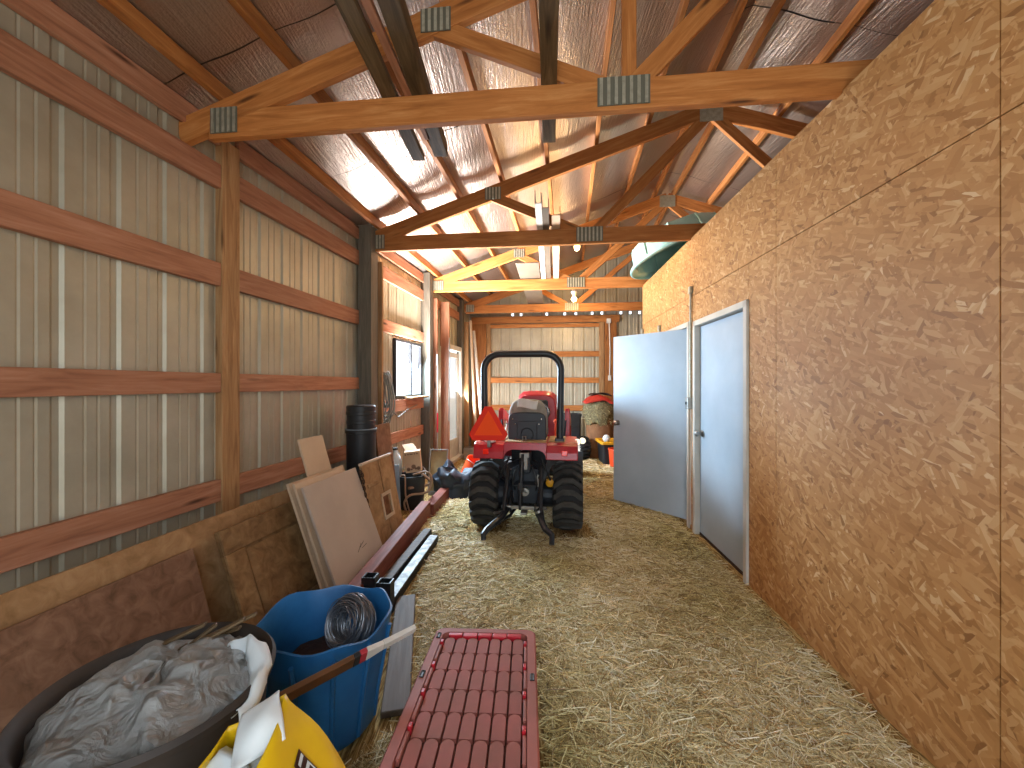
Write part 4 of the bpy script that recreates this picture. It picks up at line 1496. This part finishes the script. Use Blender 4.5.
# ------------------------------------------------------------------ things along the wall under the window
bk = thing('black_canister', 'tall black ribbed canister standing against the dark grey wall post', 'canister', (-1.455, 3.86, 0))
MB().lathe([(.02, 0), (.115, 0), (.125, .02), (.135, .98), (.143, .985), (.143, 1.01), (.10, 1.012)], 32).build('lower_can', 'black', bk, local=True, smooth=40)
MB().lathe([(.10, 1.012), (.128, 1.014), (.130, 1.07), (.135, 1.075), (.135, 1.10), (.131, 1.105), (.132, 1.155), (.137, 1.16), (.137, 1.185), (.133, 1.19), (.135, 1.235), (.125, 1.245), (.02, 1.248)], 32).build('upper_can', 'black', bk, local=True, smooth=30)
MB().tube([(.14 * math.cos(a), .14 * math.sin(a), 1.02) for a in [2 * PI * k / 32 for k in range(32)]], .006, 6, closed=True).build('rim', 'bluegrey', bk, local=True, smooth=60)
# hank of cables on the wall
hk = thing('cable_hank', 'grey cables hung in long loops on the wall beside the window', 'cable hank', LW(4.62, .05, .9))
rng = random.Random(11)
mb = MB()
for k in range(17):
    w_ = .05 + .09 * rng.random()
    z0 = 1.56 + .03 * rng.random()
    z1 = .96 + .24 * rng.random()
    yc = 4.62 + .05 * rng.uniform(-1, 1)
    o_ = .03 + .06 * rng.random()
    pts = []
    for q in range(20):
        a = 2 * PI * q / 20
        zz = (z0 + z1) / 2 + (z0 - z1) / 2 * math.cos(a)
        ww = w_ * (.25 + .75 * (1 - math.cos(a)) / 2) * 1.3
        pts.append(LW(yc + .35 * ww * math.sin(a), o_ + .06 + .75 * ww * math.sin(a), zz))
    mb.tube(pts, .0075, 6, closed=True)
mb.build('cable', 'rope', hk, smooth=60)
mb = MB()
mb.tube([LW(4.95, .05, 1.12), LW(5.15, .03, 1.02), LW(5.45, .02, 1.10), LW(5.8, .02, 1.15)], .007, 6)
mb.tube([LW(4.66, .08, 1.0), LW(4.64, .10, .8), LW(4.9, .16, .6)], .008, 6)
mb.build('loose_end', 'rope', hk, smooth=60)
MB().tube([LW(4.62, -.02, 1.585), LW(4.62, .14, 1.575)], .008, 8).build('peg', 'steel', hk)
# leaning brown board beside it
a0, b0, b1, a1, n, mb = leaning('x', 4.20, 4.52, .34, .22, 0, 1.02, .02, '', '', '')
tag(mb.build('plywood_sheet', 'darkply', bevel=.003), 'narrow brown board leaning beside the dark grey post, behind the tan panel', 'wood sheet')
# black bucket with a tan hose
ux, uy = -1.19, 4.72
ub = thing('black_bucket', 'black bucket draped with tan hose, between the tan panel and the carton', 'bucket', (ux, uy, 0))
MB().lathe([(.02, 0), (.135, 0), (.145, .02), (.165, .36), (.175, .365), (.175, .385), (.160, .385), (.13, .03), (.02, .03)], 32).build('bucket_body', 'black', ub, local=True, smooth=40)
MB().tube([(.17 * math.cos(a), .17 * math.sin(a), .375 + .09 * abs(math.sin(a))) for a in [PI * k / 16 - .3 for k in range(17)]], .006, 6).build('handle', 'steel', ub, local=True, smooth=60)
mb = MB()
hp_ = [(.05, -.10, .40), (.20, -.12, .44), (.26, -.10, .36), (.22, -.16, .22), (.05, -.22, .20), (-.02, -.22, .12), (.0, -.24, .03)]
def smoothpath(pts, n=6):
    pts = [V(p) for p in pts]
    out = []
    for i in range(len(pts) - 1):
        p0, p1, p2, p3 = pts[max(i - 1, 0)], pts[i], pts[i + 1], pts[min(i + 2, len(pts) - 1)]
        for k in range(n):
            t = k / n
            out.append(.5 * ((2 * p1) + (p2 - p0) * t + (2 * p0 - 5 * p1 + 4 * p2 - p3) * t * t + (3 * p1 - p0 - 3 * p2 + p3) * t ** 3))
    out.append(pts[-1])
    return out
o_ = V((ux, uy, 0))
mb.tube([o_ + p for p in smoothpath(hp_)], .013, 8)
mb.tube([o_ + p for p in smoothpath([(-.08, -.14, .40), (-.02, -.20, .40), (-.01, -.21, .2), (.04, -.22, .02), (.10, -.20, .012)])], .010, 8)
mb.tube([o_ + p for p in smoothpath([(.14, -.05, .40), (.24, -.02, .30), (.16, .0, .25), (.02, -.19, .27)])], .016, 8)
tag(mb.build('garden_hose', 'hose', smooth=60), 'tan hose looped over the side of the black bucket', 'hose')
# carton on the bucket
ct = thing('cardboard_carton', 'printed cardboard carton perched above the black bucket under the window', 'carton', (ux + .01, uy + .12, .39))
cm = WM[ct.name] @ M.Rotation(math.radians(8), 4, 'Z') @ M.Rotation(math.radians(-6), 4, 'Y')
mb = MB().box((0, 0, .13), (.185, .14, .25))
mb.bm.transform(cm)
mb.build('carton_body', 'cardboard', ct, bevel=.003)
mb = MB()
mb.prism([(-.092, .07, .255), (.05, .07, .255), (.0, .15, .32), (-.13, .15, .32)], (0, .003, .003))
mb.bm.transform(cm)
mb.build('flap', 'cardboard', ct)
mb = MB()
for k, x in enumerate((-.075, -.045, -.02, .0, .03, .06)):
    mb.box((x, -.0715, .225), (.019, .002, .015))
for (x, z, r) in ((-.055, .05, .022), (.005, .075, .026), (.06, .05, .022), (-.02, .045, .012), (.03, .05, .014)):
    mb.lathe([(r, 0), (r * .8, .002)], 14, M.Translation((x, -.0705, z)) @ M.Rotation(PI / 2, 4, 'X'))
mb.bm.transform(cm)
mb.build('carton_print', 'cardprint', ct)
# white jug and blue-grey tin sheet
jg = thing('white_jug', 'off-white plastic jug behind the printed carton', 'jug', (-1.40, 4.80, .33))
MB().lathe([(.02, 0), (.07, 0), (.075, .02), (.075, .20), (.06, .25), (.03, .29), (.028, .33), (.005, .33)], 24).build('jug_body', 'bagwhite', jg, local=True, smooth=40)
MB().tube([(.0, -.07, .22), (0, -.10, .20), (0, -.10, .10), (0, -.07, .08)], .01, 8).build('handle', 'bagwhite', jg, local=True, smooth=50)
MB().lathe([(.031, .33), (.031, .355), (.004, .358)], 20).build('cap', 'black', jg, local=True, smooth=40)
jb = MB().box((-1.415, 4.80, .162), (.12, .18, .324))
tag(jb.build('wooden_crate', 'darkply', bevel=.004), 'low brown crate under the off-white jug', 'crate')
a0, b0, b1, a1, n, mb = leaning('x', 4.22, 4.52, .46, .38, 0.22, .64, .012, '', '', '')
mb.bm.free()
mb = MB()
q = [V((-1.205, 4.40, .30)), V((-1.07, 4.46, .30)), V((-1.155, 4.53, .66)), V((-1.285, 4.47, .66))]
q = [V((-1.375, 4.42, 0)), V((-1.235, 4.46, 0)), V((-1.285, 4.55, .53)), V((-1.415, 4.52, .53))]
mb.prism(q, V((-.004, .012, 0)))
tag(mb.build('tin_sheet', 'bluegrey', bevel=.002), 'blue-grey tin sheet leaning in front of the black bucket', 'metal sheet')
# grey metal tray leaning by the stud
ty = thing('metal_tray', 'shallow dusty metal tray standing on end beside the navy tarp', 'tray', (-.99, 5.22, 0))
tm = M.Translation((-.985, 5.20, .0)) @ M.Rotation(math.radians(-6), 4, 'Z') @ M.Rotation(math.radians(-12), 4, 'X')
mb = MB()
mb.box((0, .04, .29), (.22, .01, .56))
mb.bm.transform(tm)
mb.build('tray_bottom', 'tan', ty)
mb = MB()
for c, s in (((-.115, .02, .31), (.012, .05, .56)), ((.115, .02, .31), (.012, .05, .56)), ((0, .02, .59), (.24, .05, .012)), ((0, .02, .03), (.22, .05, .05))):
    mb.box(c, s)
mb.bm.transform(tm)
mb.build('tray_rim', 'steel', ty, bevel=.003)
# navy tarp bundle
mb = MB()
def tarpf(u, v):
    a = 2 * PI * u
    ph = v * PI / 2
    rx, ry, rz_ = .29, .20, .36
    r = math.cos(ph) ** .65 if v < 1 else 0
    p = V((-.72 + rx * r * math.cos(a) * (1 + .12 * math.sin(3 * a)), 5.28 + ry * r * math.sin(a) - .05, rz_ * math.sin(ph) ** .8 * (1 - .25 * math.cos(a) * 1)))
    p = crumple(crumple(p, 5, .09 * min(1, v * 4 + .15), 2), 11, .06 * min(1, v * 4 + .15), 5)
    p.z = max(p.z, .002 + .02 * v)
    return p
mb.grid(tarpf, 72, 26, True)
tag(mb.build('tarp_bundle', 'tarp', smooth=60), 'crumpled navy tarp heaped on the straw left of the tractor', 'tarp')
# orange bucket on its side
ob = thing('orange_bucket', 'orange bucket tipped against the navy tarp beside the tractor', 'bucket', (-.545, 5.62, 0))
om = M.Translation((-.53, 5.62, .30)) @ M.Rotation(math.radians(28), 4, 'Y') @ M.Rotation(math.radians(12), 4, 'X')
mb = MB().lathe([(.02, -.28), (.12, -.28), (.125, -.26), (.142, .06), (.15, .065), (.15, .085), (.138, .085), (.115, -.25), (.02, -.255)], 28, om)
mb.build('bucket_body', 'orange', ob, smooth=40)
mb = MB().tube([om @ V((.15 * math.cos(a), .15 * math.sin(a), .05)) + V((0, 0, -.05 * math.sin(a))) for a in [PI + PI * k / 14 for k in range(15)]], .004, 6)
mb.build('handle', 'steel', ob, smooth=60)

# long-handled tools hung on the studs
def tool(Y, off, z0, z1, mat, label, lean=0, head='steel', hh=.16, grip='totered'):
    t = thing('hand_tool', label, 'hand tool', LW(Y, off, z0), 0, 'tools hung on the studs')
    MB().tube([LW(Y, off, z0), LW(Y + lean, off, z1)], .009, 8).build('handle', mat, t, smooth=50)
    mb = MB()
    mb.bar(LW(Y + lean, off, z1), LW(Y + lean, off + .005, z1 + hh), .012, .06, LD)
    mb.build('tool_head', head, t, bevel=.004)
    MB().tube([LW(Y, off, z0 + .25), LW(Y + lean * .35, off, z0 + .55)], .013, 8).build('grip', grip, t, smooth=50)
tool(6.24, .17, .45, 1.75, 'dust', 'long tool with a red grip hung on the stud beside the window')
tool(6.50, .27, .85, 2.0, 'steel', 'slim grey tool hung between the studs near the walk-in door', .02, 'steel', .2, 'dust')
# pipes leaning in the far corner
tag(MB().tube([LW(8.05, .52, 0.0), LW(8.35, .20, 2.55)], .033, 12).build('plastic_pipe', 'white', smooth=50), 'white pipe leaning in the far corner, nearer the end wall opening', 'pipe')
tag(MB().tube([LW(8.05, .35, 0.0), LW(8.25, .16, 2.75)], .028, 12).build('plastic_pipe', 'beigeedge', smooth=50), 'tan pipe leaning in the far corner, closer to the walk-in door', 'pipe')
tag(MB().tube([LW(8.15, .62, 0.0), LW(8.40, .30, 1.9)], .02, 10).build('wooden_pole', 'pale_stud', smooth=50), 'thin wooden pole leaning next to the white pipe in the corner', 'pole')
mb = MB().box((-.80, 7.75, .11), (.26, .22, .22))
tag(mb.build('grey_box', 'steel', bevel=.01), 'small grey box on the floor below the leaning pipes', 'box')
# ------------------------------------------------------------------ far right corner
hs = thing('hay_sack', 'tall brown sack stuffed with hay under a red flap, by the open grey door', 'hay sack', (1.74, 8.0, 0))
def hsk(p, a):
    return crumple(p, 5, .03)
MB().lathe([(.02, 0), (.24, 0), (.26, .04), (.27, .5), (.26, .72), (.255, .86)], 32, None, lambda p, a: crumple(V((p.x, p.y * .8, p.z)), 5, .03), cap=True).build('sack_body', 'burlap', hs, local=True, smooth=60)
mb = MB()
mb.lathe([(.25, .66), (.30, .80), (.31, .98), (.27, 1.10), (.12, 1.18), (.005, 1.19)], 32, None, lambda p, a: crumple(V((p.x, p.y * .85, p.z + .05 * math.sin(5 * a) * (p.z < .8))), 9, .06))
mb.build('hay_top', 'hay', hs, local=True, smooth=60)
rng = random.Random(9)
mb = MB()
for k in range(420):
    a = rng.uniform(0, 2 * PI)
    z = rng.uniform(.68, 1.14)
    r = .29 if z < 1.02 else .22
    p = V((r * math.cos(a), r * .85 * math.sin(a), z))
    d_ = V((rng.gauss(0, 1), rng.gauss(0, 1), rng.gauss(-.6, 1))).normalized() * rng.uniform(.05, .12)
    mb.bar(p, p + d_, .004, .003, (0.3, .2, 1))
tag(mb.build('loose_hay', 'straw', hs, local=True), None, None, None, 'stuff')
mb = MB()
mb.grid(lambda u, v: crumple(V((-.33 + .62 * u, -.26 + .42 * v, 1.10 + .14 * math.sin(PI * v * .8 + .2) * math.sin(PI * (u * .8 + .15)) - .10 * abs(u - .5))), 6, .04), 16, 8)
mb.build('red_flap', 'redcloth', hs, local=True, smooth=60, solid=.012)
mb = MB()
mb.grid(lambda u, v: crumple(V((-.18 + .40 * u, -.10 + .34 * v, 1.215 + .05 * math.sin(PI * u))), 6, .04), 12, 8)
mb.build('dark_cover', 'junk', hs, local=True, smooth=60, solid=.012)
# black bin and wheel in front of the end wall
bb = thing('black_tub', 'square black tub standing against the end wall right of the tractor', 'tub', (1.215, 8.15, 0))
mb = MB()
rows = [mb.ring([V((x * s, y * s, z)) for x, y in rrect(.17, .15, .04)]) for z, s in ((0, .92), (.80, 1.0), (.80, 1.08), (.85, 1.08), (.85, .98), (.1, .88))]
for a, b_ in zip(rows, rows[1:]):
    mb.bridge(a, b_)
mb.bm.faces.new(rows[0][::-1])
mb.bm.faces.new(rows[-1])
mb.build('tub_body', 'black', bb, local=True, smooth=40)
mb = MB().box((0, -.155, .60), (.16, .02, .04))
mb.build('handle', 'black', bb, local=True, bevel=.006)
wt = thing('spare_wheel', 'black rubber wheel standing in front of the square black tub', 'wheel', (1.385, 7.83, 0))
mw = tire_mb(.225, .20, 18)
mw.bm.transform(M.Translation((1.365, 7.72, .225)) @ M.Rotation(math.radians(10), 4, 'Z'))
mw.build('tire', 'rubber', wt, smooth=35)
MB().lathe([(.02, .03), (.06, .03), (.10, 0), (.118, .07), (.118, -.07), (.10, -.02), (.02, -.02)], 24, M.Translation((1.365, 7.72, .225)) @ M.Rotation(math.radians(10), 4, 'Z') @ M.Rotation(PI / 2, 4, 'Y')).build('rim', 'white', wt, smooth=40)
# black crate with a yellow lid and what stands on and by it
yt = thing('yellow_lid_tote', 'black tote with a yellow lid half hidden by the open grey door', 'storage tote', (1.83, 7.45, 0))
mb = MB()
rows = [mb.ring([V((x * s, y * s, z)) for x, y in rrect(.20, .26, .04)]) for z, s in ((0, .85), (.36, 1.0))]
mb.bridge(rows[0], rows[1])
mb.bm.faces.new(rows[0][::-1])
mb.bm.faces.new(rows[1])
mb.build('tote_body', 'black', yt, local=True, smooth=40)
mb = MB()
rows = [mb.ring([V((x * s, y * s, z)) for x, y in rrect(.225, .285, .04)]) for z, s in ((.36, 1.0), (.40, 1.0), (.41, .97), (.41, .86), (.395, .84))]
for a, b_ in zip(rows, rows[1:]):
    mb.bridge(a, b_)
mb.bm.faces.new(rows[0][::-1])
mb.bm.faces.new(rows[-1])
mb.build('lid', 'yellow', yt, local=True, smooth=40)
mb = MB()
mb.lathe([(.005, -.07), (.04, -.057), (.062, -.03), (.07, 0), (.062, .03), (.04, .057), (.005, .07)], 24, M.Translation((1.72, 7.28, .46)))
tag(mb.build('white_ball', 'bagwhite', smooth=70), 'white ball resting on the yellow lid', 'ball')
ot = thing('orange_pail', 'orange pail in front of the yellow-lidded tote, cut off by the open door', 'bucket', (1.82, 6.96, 0))
MB().lathe([(.02, 0), (.11, 0), (.115, .02), (.135, .30), (.145, .305), (.145, .33), (.13, .33), (.105, .03), (.02, .03)], 28).build('pail_body', 'orange', ot, local=True, smooth=40)
MB().tube([(.14 * math.cos(a), .14 * math.sin(a) * .3 - .1 * abs(math.sin(a)), .32 - .06 * math.sin(a)) for a in [PI * k / 14 for k in range(15)]], .004, 6).build('handle', 'steel', ot, local=True, smooth=60)
# white fixture and wire on the dark end-wall post
jt = thing('junction_box', 'small white electrical box high on the dark post at the end wall', 'electrical box', EW(2.05, .04, 2.75))
m2 = M((CD, CN, V((0, 0, 1)))).transposed()
mb = MB().box(EW(2.07, .04, 2.80), (.09, .05, .10), m2)
mb.build('box_body', 'white', jt, bevel=.008)
MB().tube([EW(2.08, .03, 2.75), EW(2.10, .025, 2.2), EW(2.09, .025, 1.6)], .012, 6).build('cable', 'white', jt, smooth=50)
mb = MB().box(EW(2.09, .03, 1.58), (.06, .04, .11), m2)
mb.build('outlet', 'white', jt, bevel=.006)

# ------------------------------------------------------------------ things stored under the roof
def Pz(px, py, z):
    """sight line of a pixel met at height z"""
    Z = (z - H) * F / (384 - py)
    return P(px, py, Z)
ZB = 3.05
def stored(px0, y_near, px1, py1, w, h, mat, label, name='stored_board', cat='board', group=None, twist=0, dz=0):
    """board lying on the bottom chords: far end seen at (px1, py1), running back towards the camera"""
    far = Pz(px1, py1, ZB + dz)
    X1 = (px0 - 512) / F * y_near
    near = V((X1, y_near, ZB + dz))
    far.z += h / 2
    near.z += h / 2
    return tag(lumber(name, near, far, w, h, mat), label, cat, group)
G = 'grey boards stored on the nearest truss'
stored(330, 1.55, 419, 161, .085, .04, 'old_lumber', 'weathered grey board on the nearest truss, the one nearer the metal wall', group=G)
stored(378, 1.55, 441, 157, .095, .09, 'old_lumber', 'thick weathered grey board on the nearest truss, second from the metal wall', group=G)
stored(352, 1.55, 428, 140, .04, .03, 'girt', 'thin reddish board between the two grey boards on the nearest truss', group=G)
stored(548, .55, 549, 143, .085, .13, 'old_lumber', 'dark board on the nearest truss above the middle of the aisle', group=G)
# loose boards on the far trusses
def longb(pa, pb, w, h, mat, name, label, cat, group=None):
    return tag(lumber(name, pa, pb, w, h, mat), label, cat, group)
TG = 'white trim lengths stored on the trusses'
def trimlen(px0, py0, px1, dz, w, hh, mat, label, Y1=6.42):
    a = Pz(px0, py0, ZB + hh + dz)
    a.z = ZB + dz
    b_ = V(((px1 - 512) / F * Y1, Y1, ZB + dz))
    d_ = (b_ - a).normalized()
    s_ = V((d_.y, -d_.x, 0))
    t = thing('metal_trim', label, 'metal trim', (a + b_) / 2, 0, TG)
    mb = MB()
    mb.bar(a + V((0, 0, .004)), b_ + V((0, 0, .004)), w, .006)
    mb.build('base_flange', mat, t)
    mb = MB()
    mb.bar(a + s_ * (-w / 2) + V((0, 0, hh / 2)), b_ + s_ * (-w / 2) + V((0, 0, hh / 2)), .006, hh)
    mb.build('upright_flange', mat, t)
    mb = MB()
    mb.bar(a + s_ * (w / 2) + V((0, 0, hh / 2 * .8)), b_ + s_ * (w / 2) + V((0, 0, hh / 2 * .8)), .006, hh * .8)
    mb.build('upright_flange', mat, t)
    return t
trimlen(538, 190, 544, .0, .055, .12, 'white', 'white metal trim with the highest near end, on the trusses above the roll bar')
trimlen(545, 196, 549, .0, .06, .11, 'greyplate', 'grey metal trim between the white and the cream lengths on the trusses')
trimlen(556, 204, 556, .0, .075, .11, 'beigeedge', 'cream metal trim nearest the bulbs, on the trusses above the roll bar')
a, b_ = V((.20, 5.35, ZB + .02)), V((.52, 8.45, ZB + .02))
longb(a, b_, .31, .012, 'greyplate', 'grey_sheet', 'wide grey sheet laid flat across the far trusses', 'sheet')

# ------------------------------------------------------------------ teal wading pool upside down on the partition
pl = thing('wading_pool', 'teal plastic wading pool turned over on top of the OSB partition', 'wading pool', (2.13, 4.98, 3.0))
pm = M.Translation((2.11, 5.02, 3.06)) @ M.Rotation(math.radians(-10), 4, 'Z') @ M.Rotation(math.radians(-17), 4, 'Y') @ M.Rotation(math.radians(-4), 4, 'X')
def poolfn(p, a):
    f = 1 + .018 * math.cos(10 * a) * (1 if .03 < p.z < .3 else 0)
    return V((p.x * f, p.y * f, p.z))
mb = MB().lathe([(.60, -.02), (.625, -.005), (.62, .02), (.585, .03), (.545, .05), (.52, .20), (.495, .27), (.45, .29), (.01, .295)], 60, pm, poolfn, cap=False)
mb.build('pool_shell', 'teal', pl, smooth=50, solid=.006)
mb = MB()
for k in range(10):
    a = 2 * PI * k / 10
    mb.tube([pm @ V((.555 * math.cos(a), .555 * math.sin(a), .05)), pm @ V((.535 * math.cos(a), .535 * math.sin(a), .20)), pm @ V((.505 * math.cos(a), .505 * math.sin(a), .27))], .016, 8)
mb.build('moulded_rib', 'teal', pl, smooth=50)
bj = thing('blue_jug', 'small blue jug behind the teal wading pool', 'jug', (1.98, 5.95, 3.06))
MB().lathe([(.02, 0), (.10, 0), (.11, .02), (.11, .2), (.06, .27), (.03, .29), (.03, .33), (.005, .335)], 24).build('jug_body', 'blue', bj, local=True, smooth=40)
MB().tube([(-.10, 0, .2), (-.14, 0, .18), (-.14, 0, .10), (-.10, 0, .08)], .01, 8).build('handle', 'blue', bj, local=True, smooth=50)

# ------------------------------------------------------------------ straw
KEEP_OUT = [('c', -.785, 1.72, .26, 0), ('c', -1.02, 1.15, .29, 0), ('b', -.35, 1.04, .10, 1.84), ('b', -.78, .72, -.35, 1.08), ('b', -3, .8, -1.0, 4.4),
            ('b', -1.14, 4.3, -.86, 5.1), ('l', -.80, 2.55, -.715, 3.66, .08), ('l', -.905, 2.55, -.80, 3.80, .09), ('l', -.508, 1.74, -.715, 2.70, .10), ('l', -.15, 2.0, .12, 2.06, .03), ('l', .93, 5.2, 1.0, 4.2, .012), ('l', 1.05, 3.7, 1.1, 3.3, .008), ('c', -1.19, 4.72, .3, 0), ('b', -1.1, 5.0, -.38, 5.62), ('c', 1.74, 8, .3, 0),
            ('b', -.42, 3.88, -.06, 4.25), ('b', .40, 3.75, .76, 4.12), ('b', 1.03, 7.95, 1.44, 8.4), ('b', 1.6, 7.1, 2.1, 7.75), ('c', 1.385, 7.8, .2, 0), ('b', -1.2, 7.6, -.6, 8.9)]
def straw(n, seed, reg, wscale=1.0):
    rs = np.random.RandomState(seed)
    x0, x1, y0, y1 = reg
    u = rs.rand(n)
    Y = y0 * (y1 / y0) ** u
    X = x0 + (x1 - x0) * rs.rand(n)
    ok = X < 1.489 + .075 * Y - .09
    for (kind, a, b, c, d, *e) in KEEP_OUT:
        if kind == 'l':
            tt = np.clip(((X - a) * (c - a) + (Y - b) * (d - b)) / ((c - a) ** 2 + (d - b) ** 2), 0, 1)
            ok &= np.hypot(X - a - tt * (c - a), Y - b - tt * (d - b)) > e[0] + .045 * rs.rand(len(X))
        elif kind == 'c':
            ok &= (X - a) ** 2 + (Y - b) ** 2 > (c + .05) ** 2
        else:
            ok &= ~((X > a - .06) & (X < c + .06) & (Y > b - .06) & (Y < d + .06))
    X, Y = X[ok], Y[ok]
    n = len(X)
    L = rs.uniform(.05, .15, n)
    a = rs.uniform(0, 2 * PI, n)
    pit = rs.normal(0, .12, n)
    w = rs.uniform(.0006, .0015, n) * wscale * (1 + .45 * Y)
    z = rs.uniform(.003, .024, n) + L * .5 * np.abs(np.sin(pit))
    c = np.stack([X, Y, z], 1)
    d = np.stack([np.cos(a) * np.cos(pit), np.sin(a) * np.cos(pit), np.sin(pit)], 1)
    s = np.stack([-np.sin(a), np.cos(a), np.zeros(n)], 1)
    t = np.cross(d, s)
    bend = rs.normal(0, .012, n)[:, None]
    P0, P1, P2 = c - d * L[:, None] / 2, c + s * bend + t * .002, c + d * L[:, None] / 2
    vs = []
    for p in (P0, P1, P2):
        for k in range(3):
            an = 2 * PI * k / 3
            vs.append(p + s * (w * math.cos(an))[:, None] + t * (w * math.sin(an))[:, None])
    vv = np.stack(vs, 1).reshape(-1, 3)
    vv[:, 2] = np.maximum(vv[:, 2], .001)
    fb = []
    for r in range(2):
        for k in range(3):
            j = (k + 1) % 3
            fb.append([r * 3 + k, r * 3 + j, r * 3 + 3 + j, r * 3 + 3 + k])
    fb = np.array(fb)
    faces = (fb[None] + (np.arange(n) * 9)[:, None, None]).reshape(-1, 4)
    return vv, faces
def keep(vv, faces, n):
    return vv, faces
def build_straw(name, sets, label):
    V_, F_, o = [], [], 0
    for vv, ff in sets:
        V_.append(vv)
        F_.append(ff + o)
        o += len(vv)
    V_ = np.concatenate(V_)
    F_ = np.concatenate(F_)
    me = bpy.data.meshes.new(name)
    me.vertices.add(len(V_))
    me.vertices.foreach_set('co', V_.astype(np.float32).ravel())
    me.loops.add(F_.size)
    me.loops.foreach_set('vertex_index', F_.astype(np.int32).ravel())
    me.polygons.add(len(F_))
    me.polygons.foreach_set('loop_start', np.arange(0, F_.size, 4, dtype=np.int32))
    me.polygons.foreach_set('loop_total', np.full(len(F_), 4, dtype=np.int32))
    me.update()
    me.validate()
    me.materials.append(MAT['straw'])
    o = bpy.data.objects.new(name, me)
    COL.objects.link(o)
    finish(o, M.Identity(4), None)
    return tag(o, label, 'straw', None, 'stuff')
build_straw('straw', [straw(150000, 1, (-1.05, 1.9, .85, 5.4)), straw(14000, 2, (-.9, 1.9, 5.2, 8.6))], 'loose straw scattered over the whole barn floor')

# ------------------------------------------------------------------ camera
cam = bpy.data.cameras.new('camera')
cam.sensor_width = 36
cam.lens = F / 1024 * 36
cam.clip_start = .03
co = bpy.data.objects.new('camera', cam)
co.location = (0, 0, H)
co.rotation_euler = (PI / 2, 0, 0)
COL.objects.link(co)
SC.camera = co

# ------------------------------------------------------------------ light: daylight through the window, the doors and the doorway behind
w = bpy.data.worlds.new('world')
SC.world = w
w.use_nodes = True
bg = w.node_tree.nodes['Background']
bg.inputs[0].default_value = (.78, .89, 1.0, 1)
bg.inputs[1].default_value = 1.6
def area(name, loc, rot, sx, sy, e, col, spread=PI):
    l = bpy.data.lights.new(name, 'AREA')
    l.shape = 'RECTANGLE'
    l.size, l.size_y = sx, sy
    l.energy = e
    l.color = col
    l.spread = spread
    o = bpy.data.objects.new(name, l)
    o.location = loc
    o.rotation_euler = rot
    COL.objects.link(o)
    return o
# open doorway behind the camera (faces the aisle), sunlit yard in front of it
area('doorway_daylight', (.1, -1.2, 2.15), (math.radians(90), 0, 0), 2.2, 1.1, 9, (.86, .93, 1.0))
area('yard_bounce', (.0, -2.5, .06), (math.radians(180), 0, 0), 3.6, 2.2, 60, (1, .94, .88))
# window in the metal wall: sky light falling in, and light thrown up from the bright ground outside
wl = LW(5.59, -.07, 1.655)
for nm_, tilt, e, c_ in (('window_skylight', -.6, 125, (.58, .80, 1.0)), ('window_ground_light', 2.6, 190, (1, .94, .90))):
    o = area(nm_, wl, (0, 0, 0), .8, .72, e, c_)
    o.data.spread = PI if tilt < 0 else math.radians(110)
    o.rotation_euler = (LN + V((0, 0, tilt))).to_track_quat('-Z', 'Z').to_euler()
dl = LW(7.6, .05, 1.2)
o = area('walk_in_door_daylight', dl, (0, 0, 0), .5, 1.5, 42, (1, .95, .93))
o.rotation_euler = (LN + V((0, 0, .55))).to_track_quat('-Z', 'Z').to_euler()
SC.view_settings.view_transform = 'Standard'
SC.view_settings.look = 'None'
SC.view_settings.gamma = 1
SC.view_settings.exposure = 1.25
SC.view_settings.use_curve_mapping = False
SC.cycles.use_denoising = True
SC.cycles.max_bounces = 8
SC.cycles.diffuse_bounces = 5
SC.cycles.transparent_max_bounces = 12
SC.cycles.sample_clamp_indirect = 6
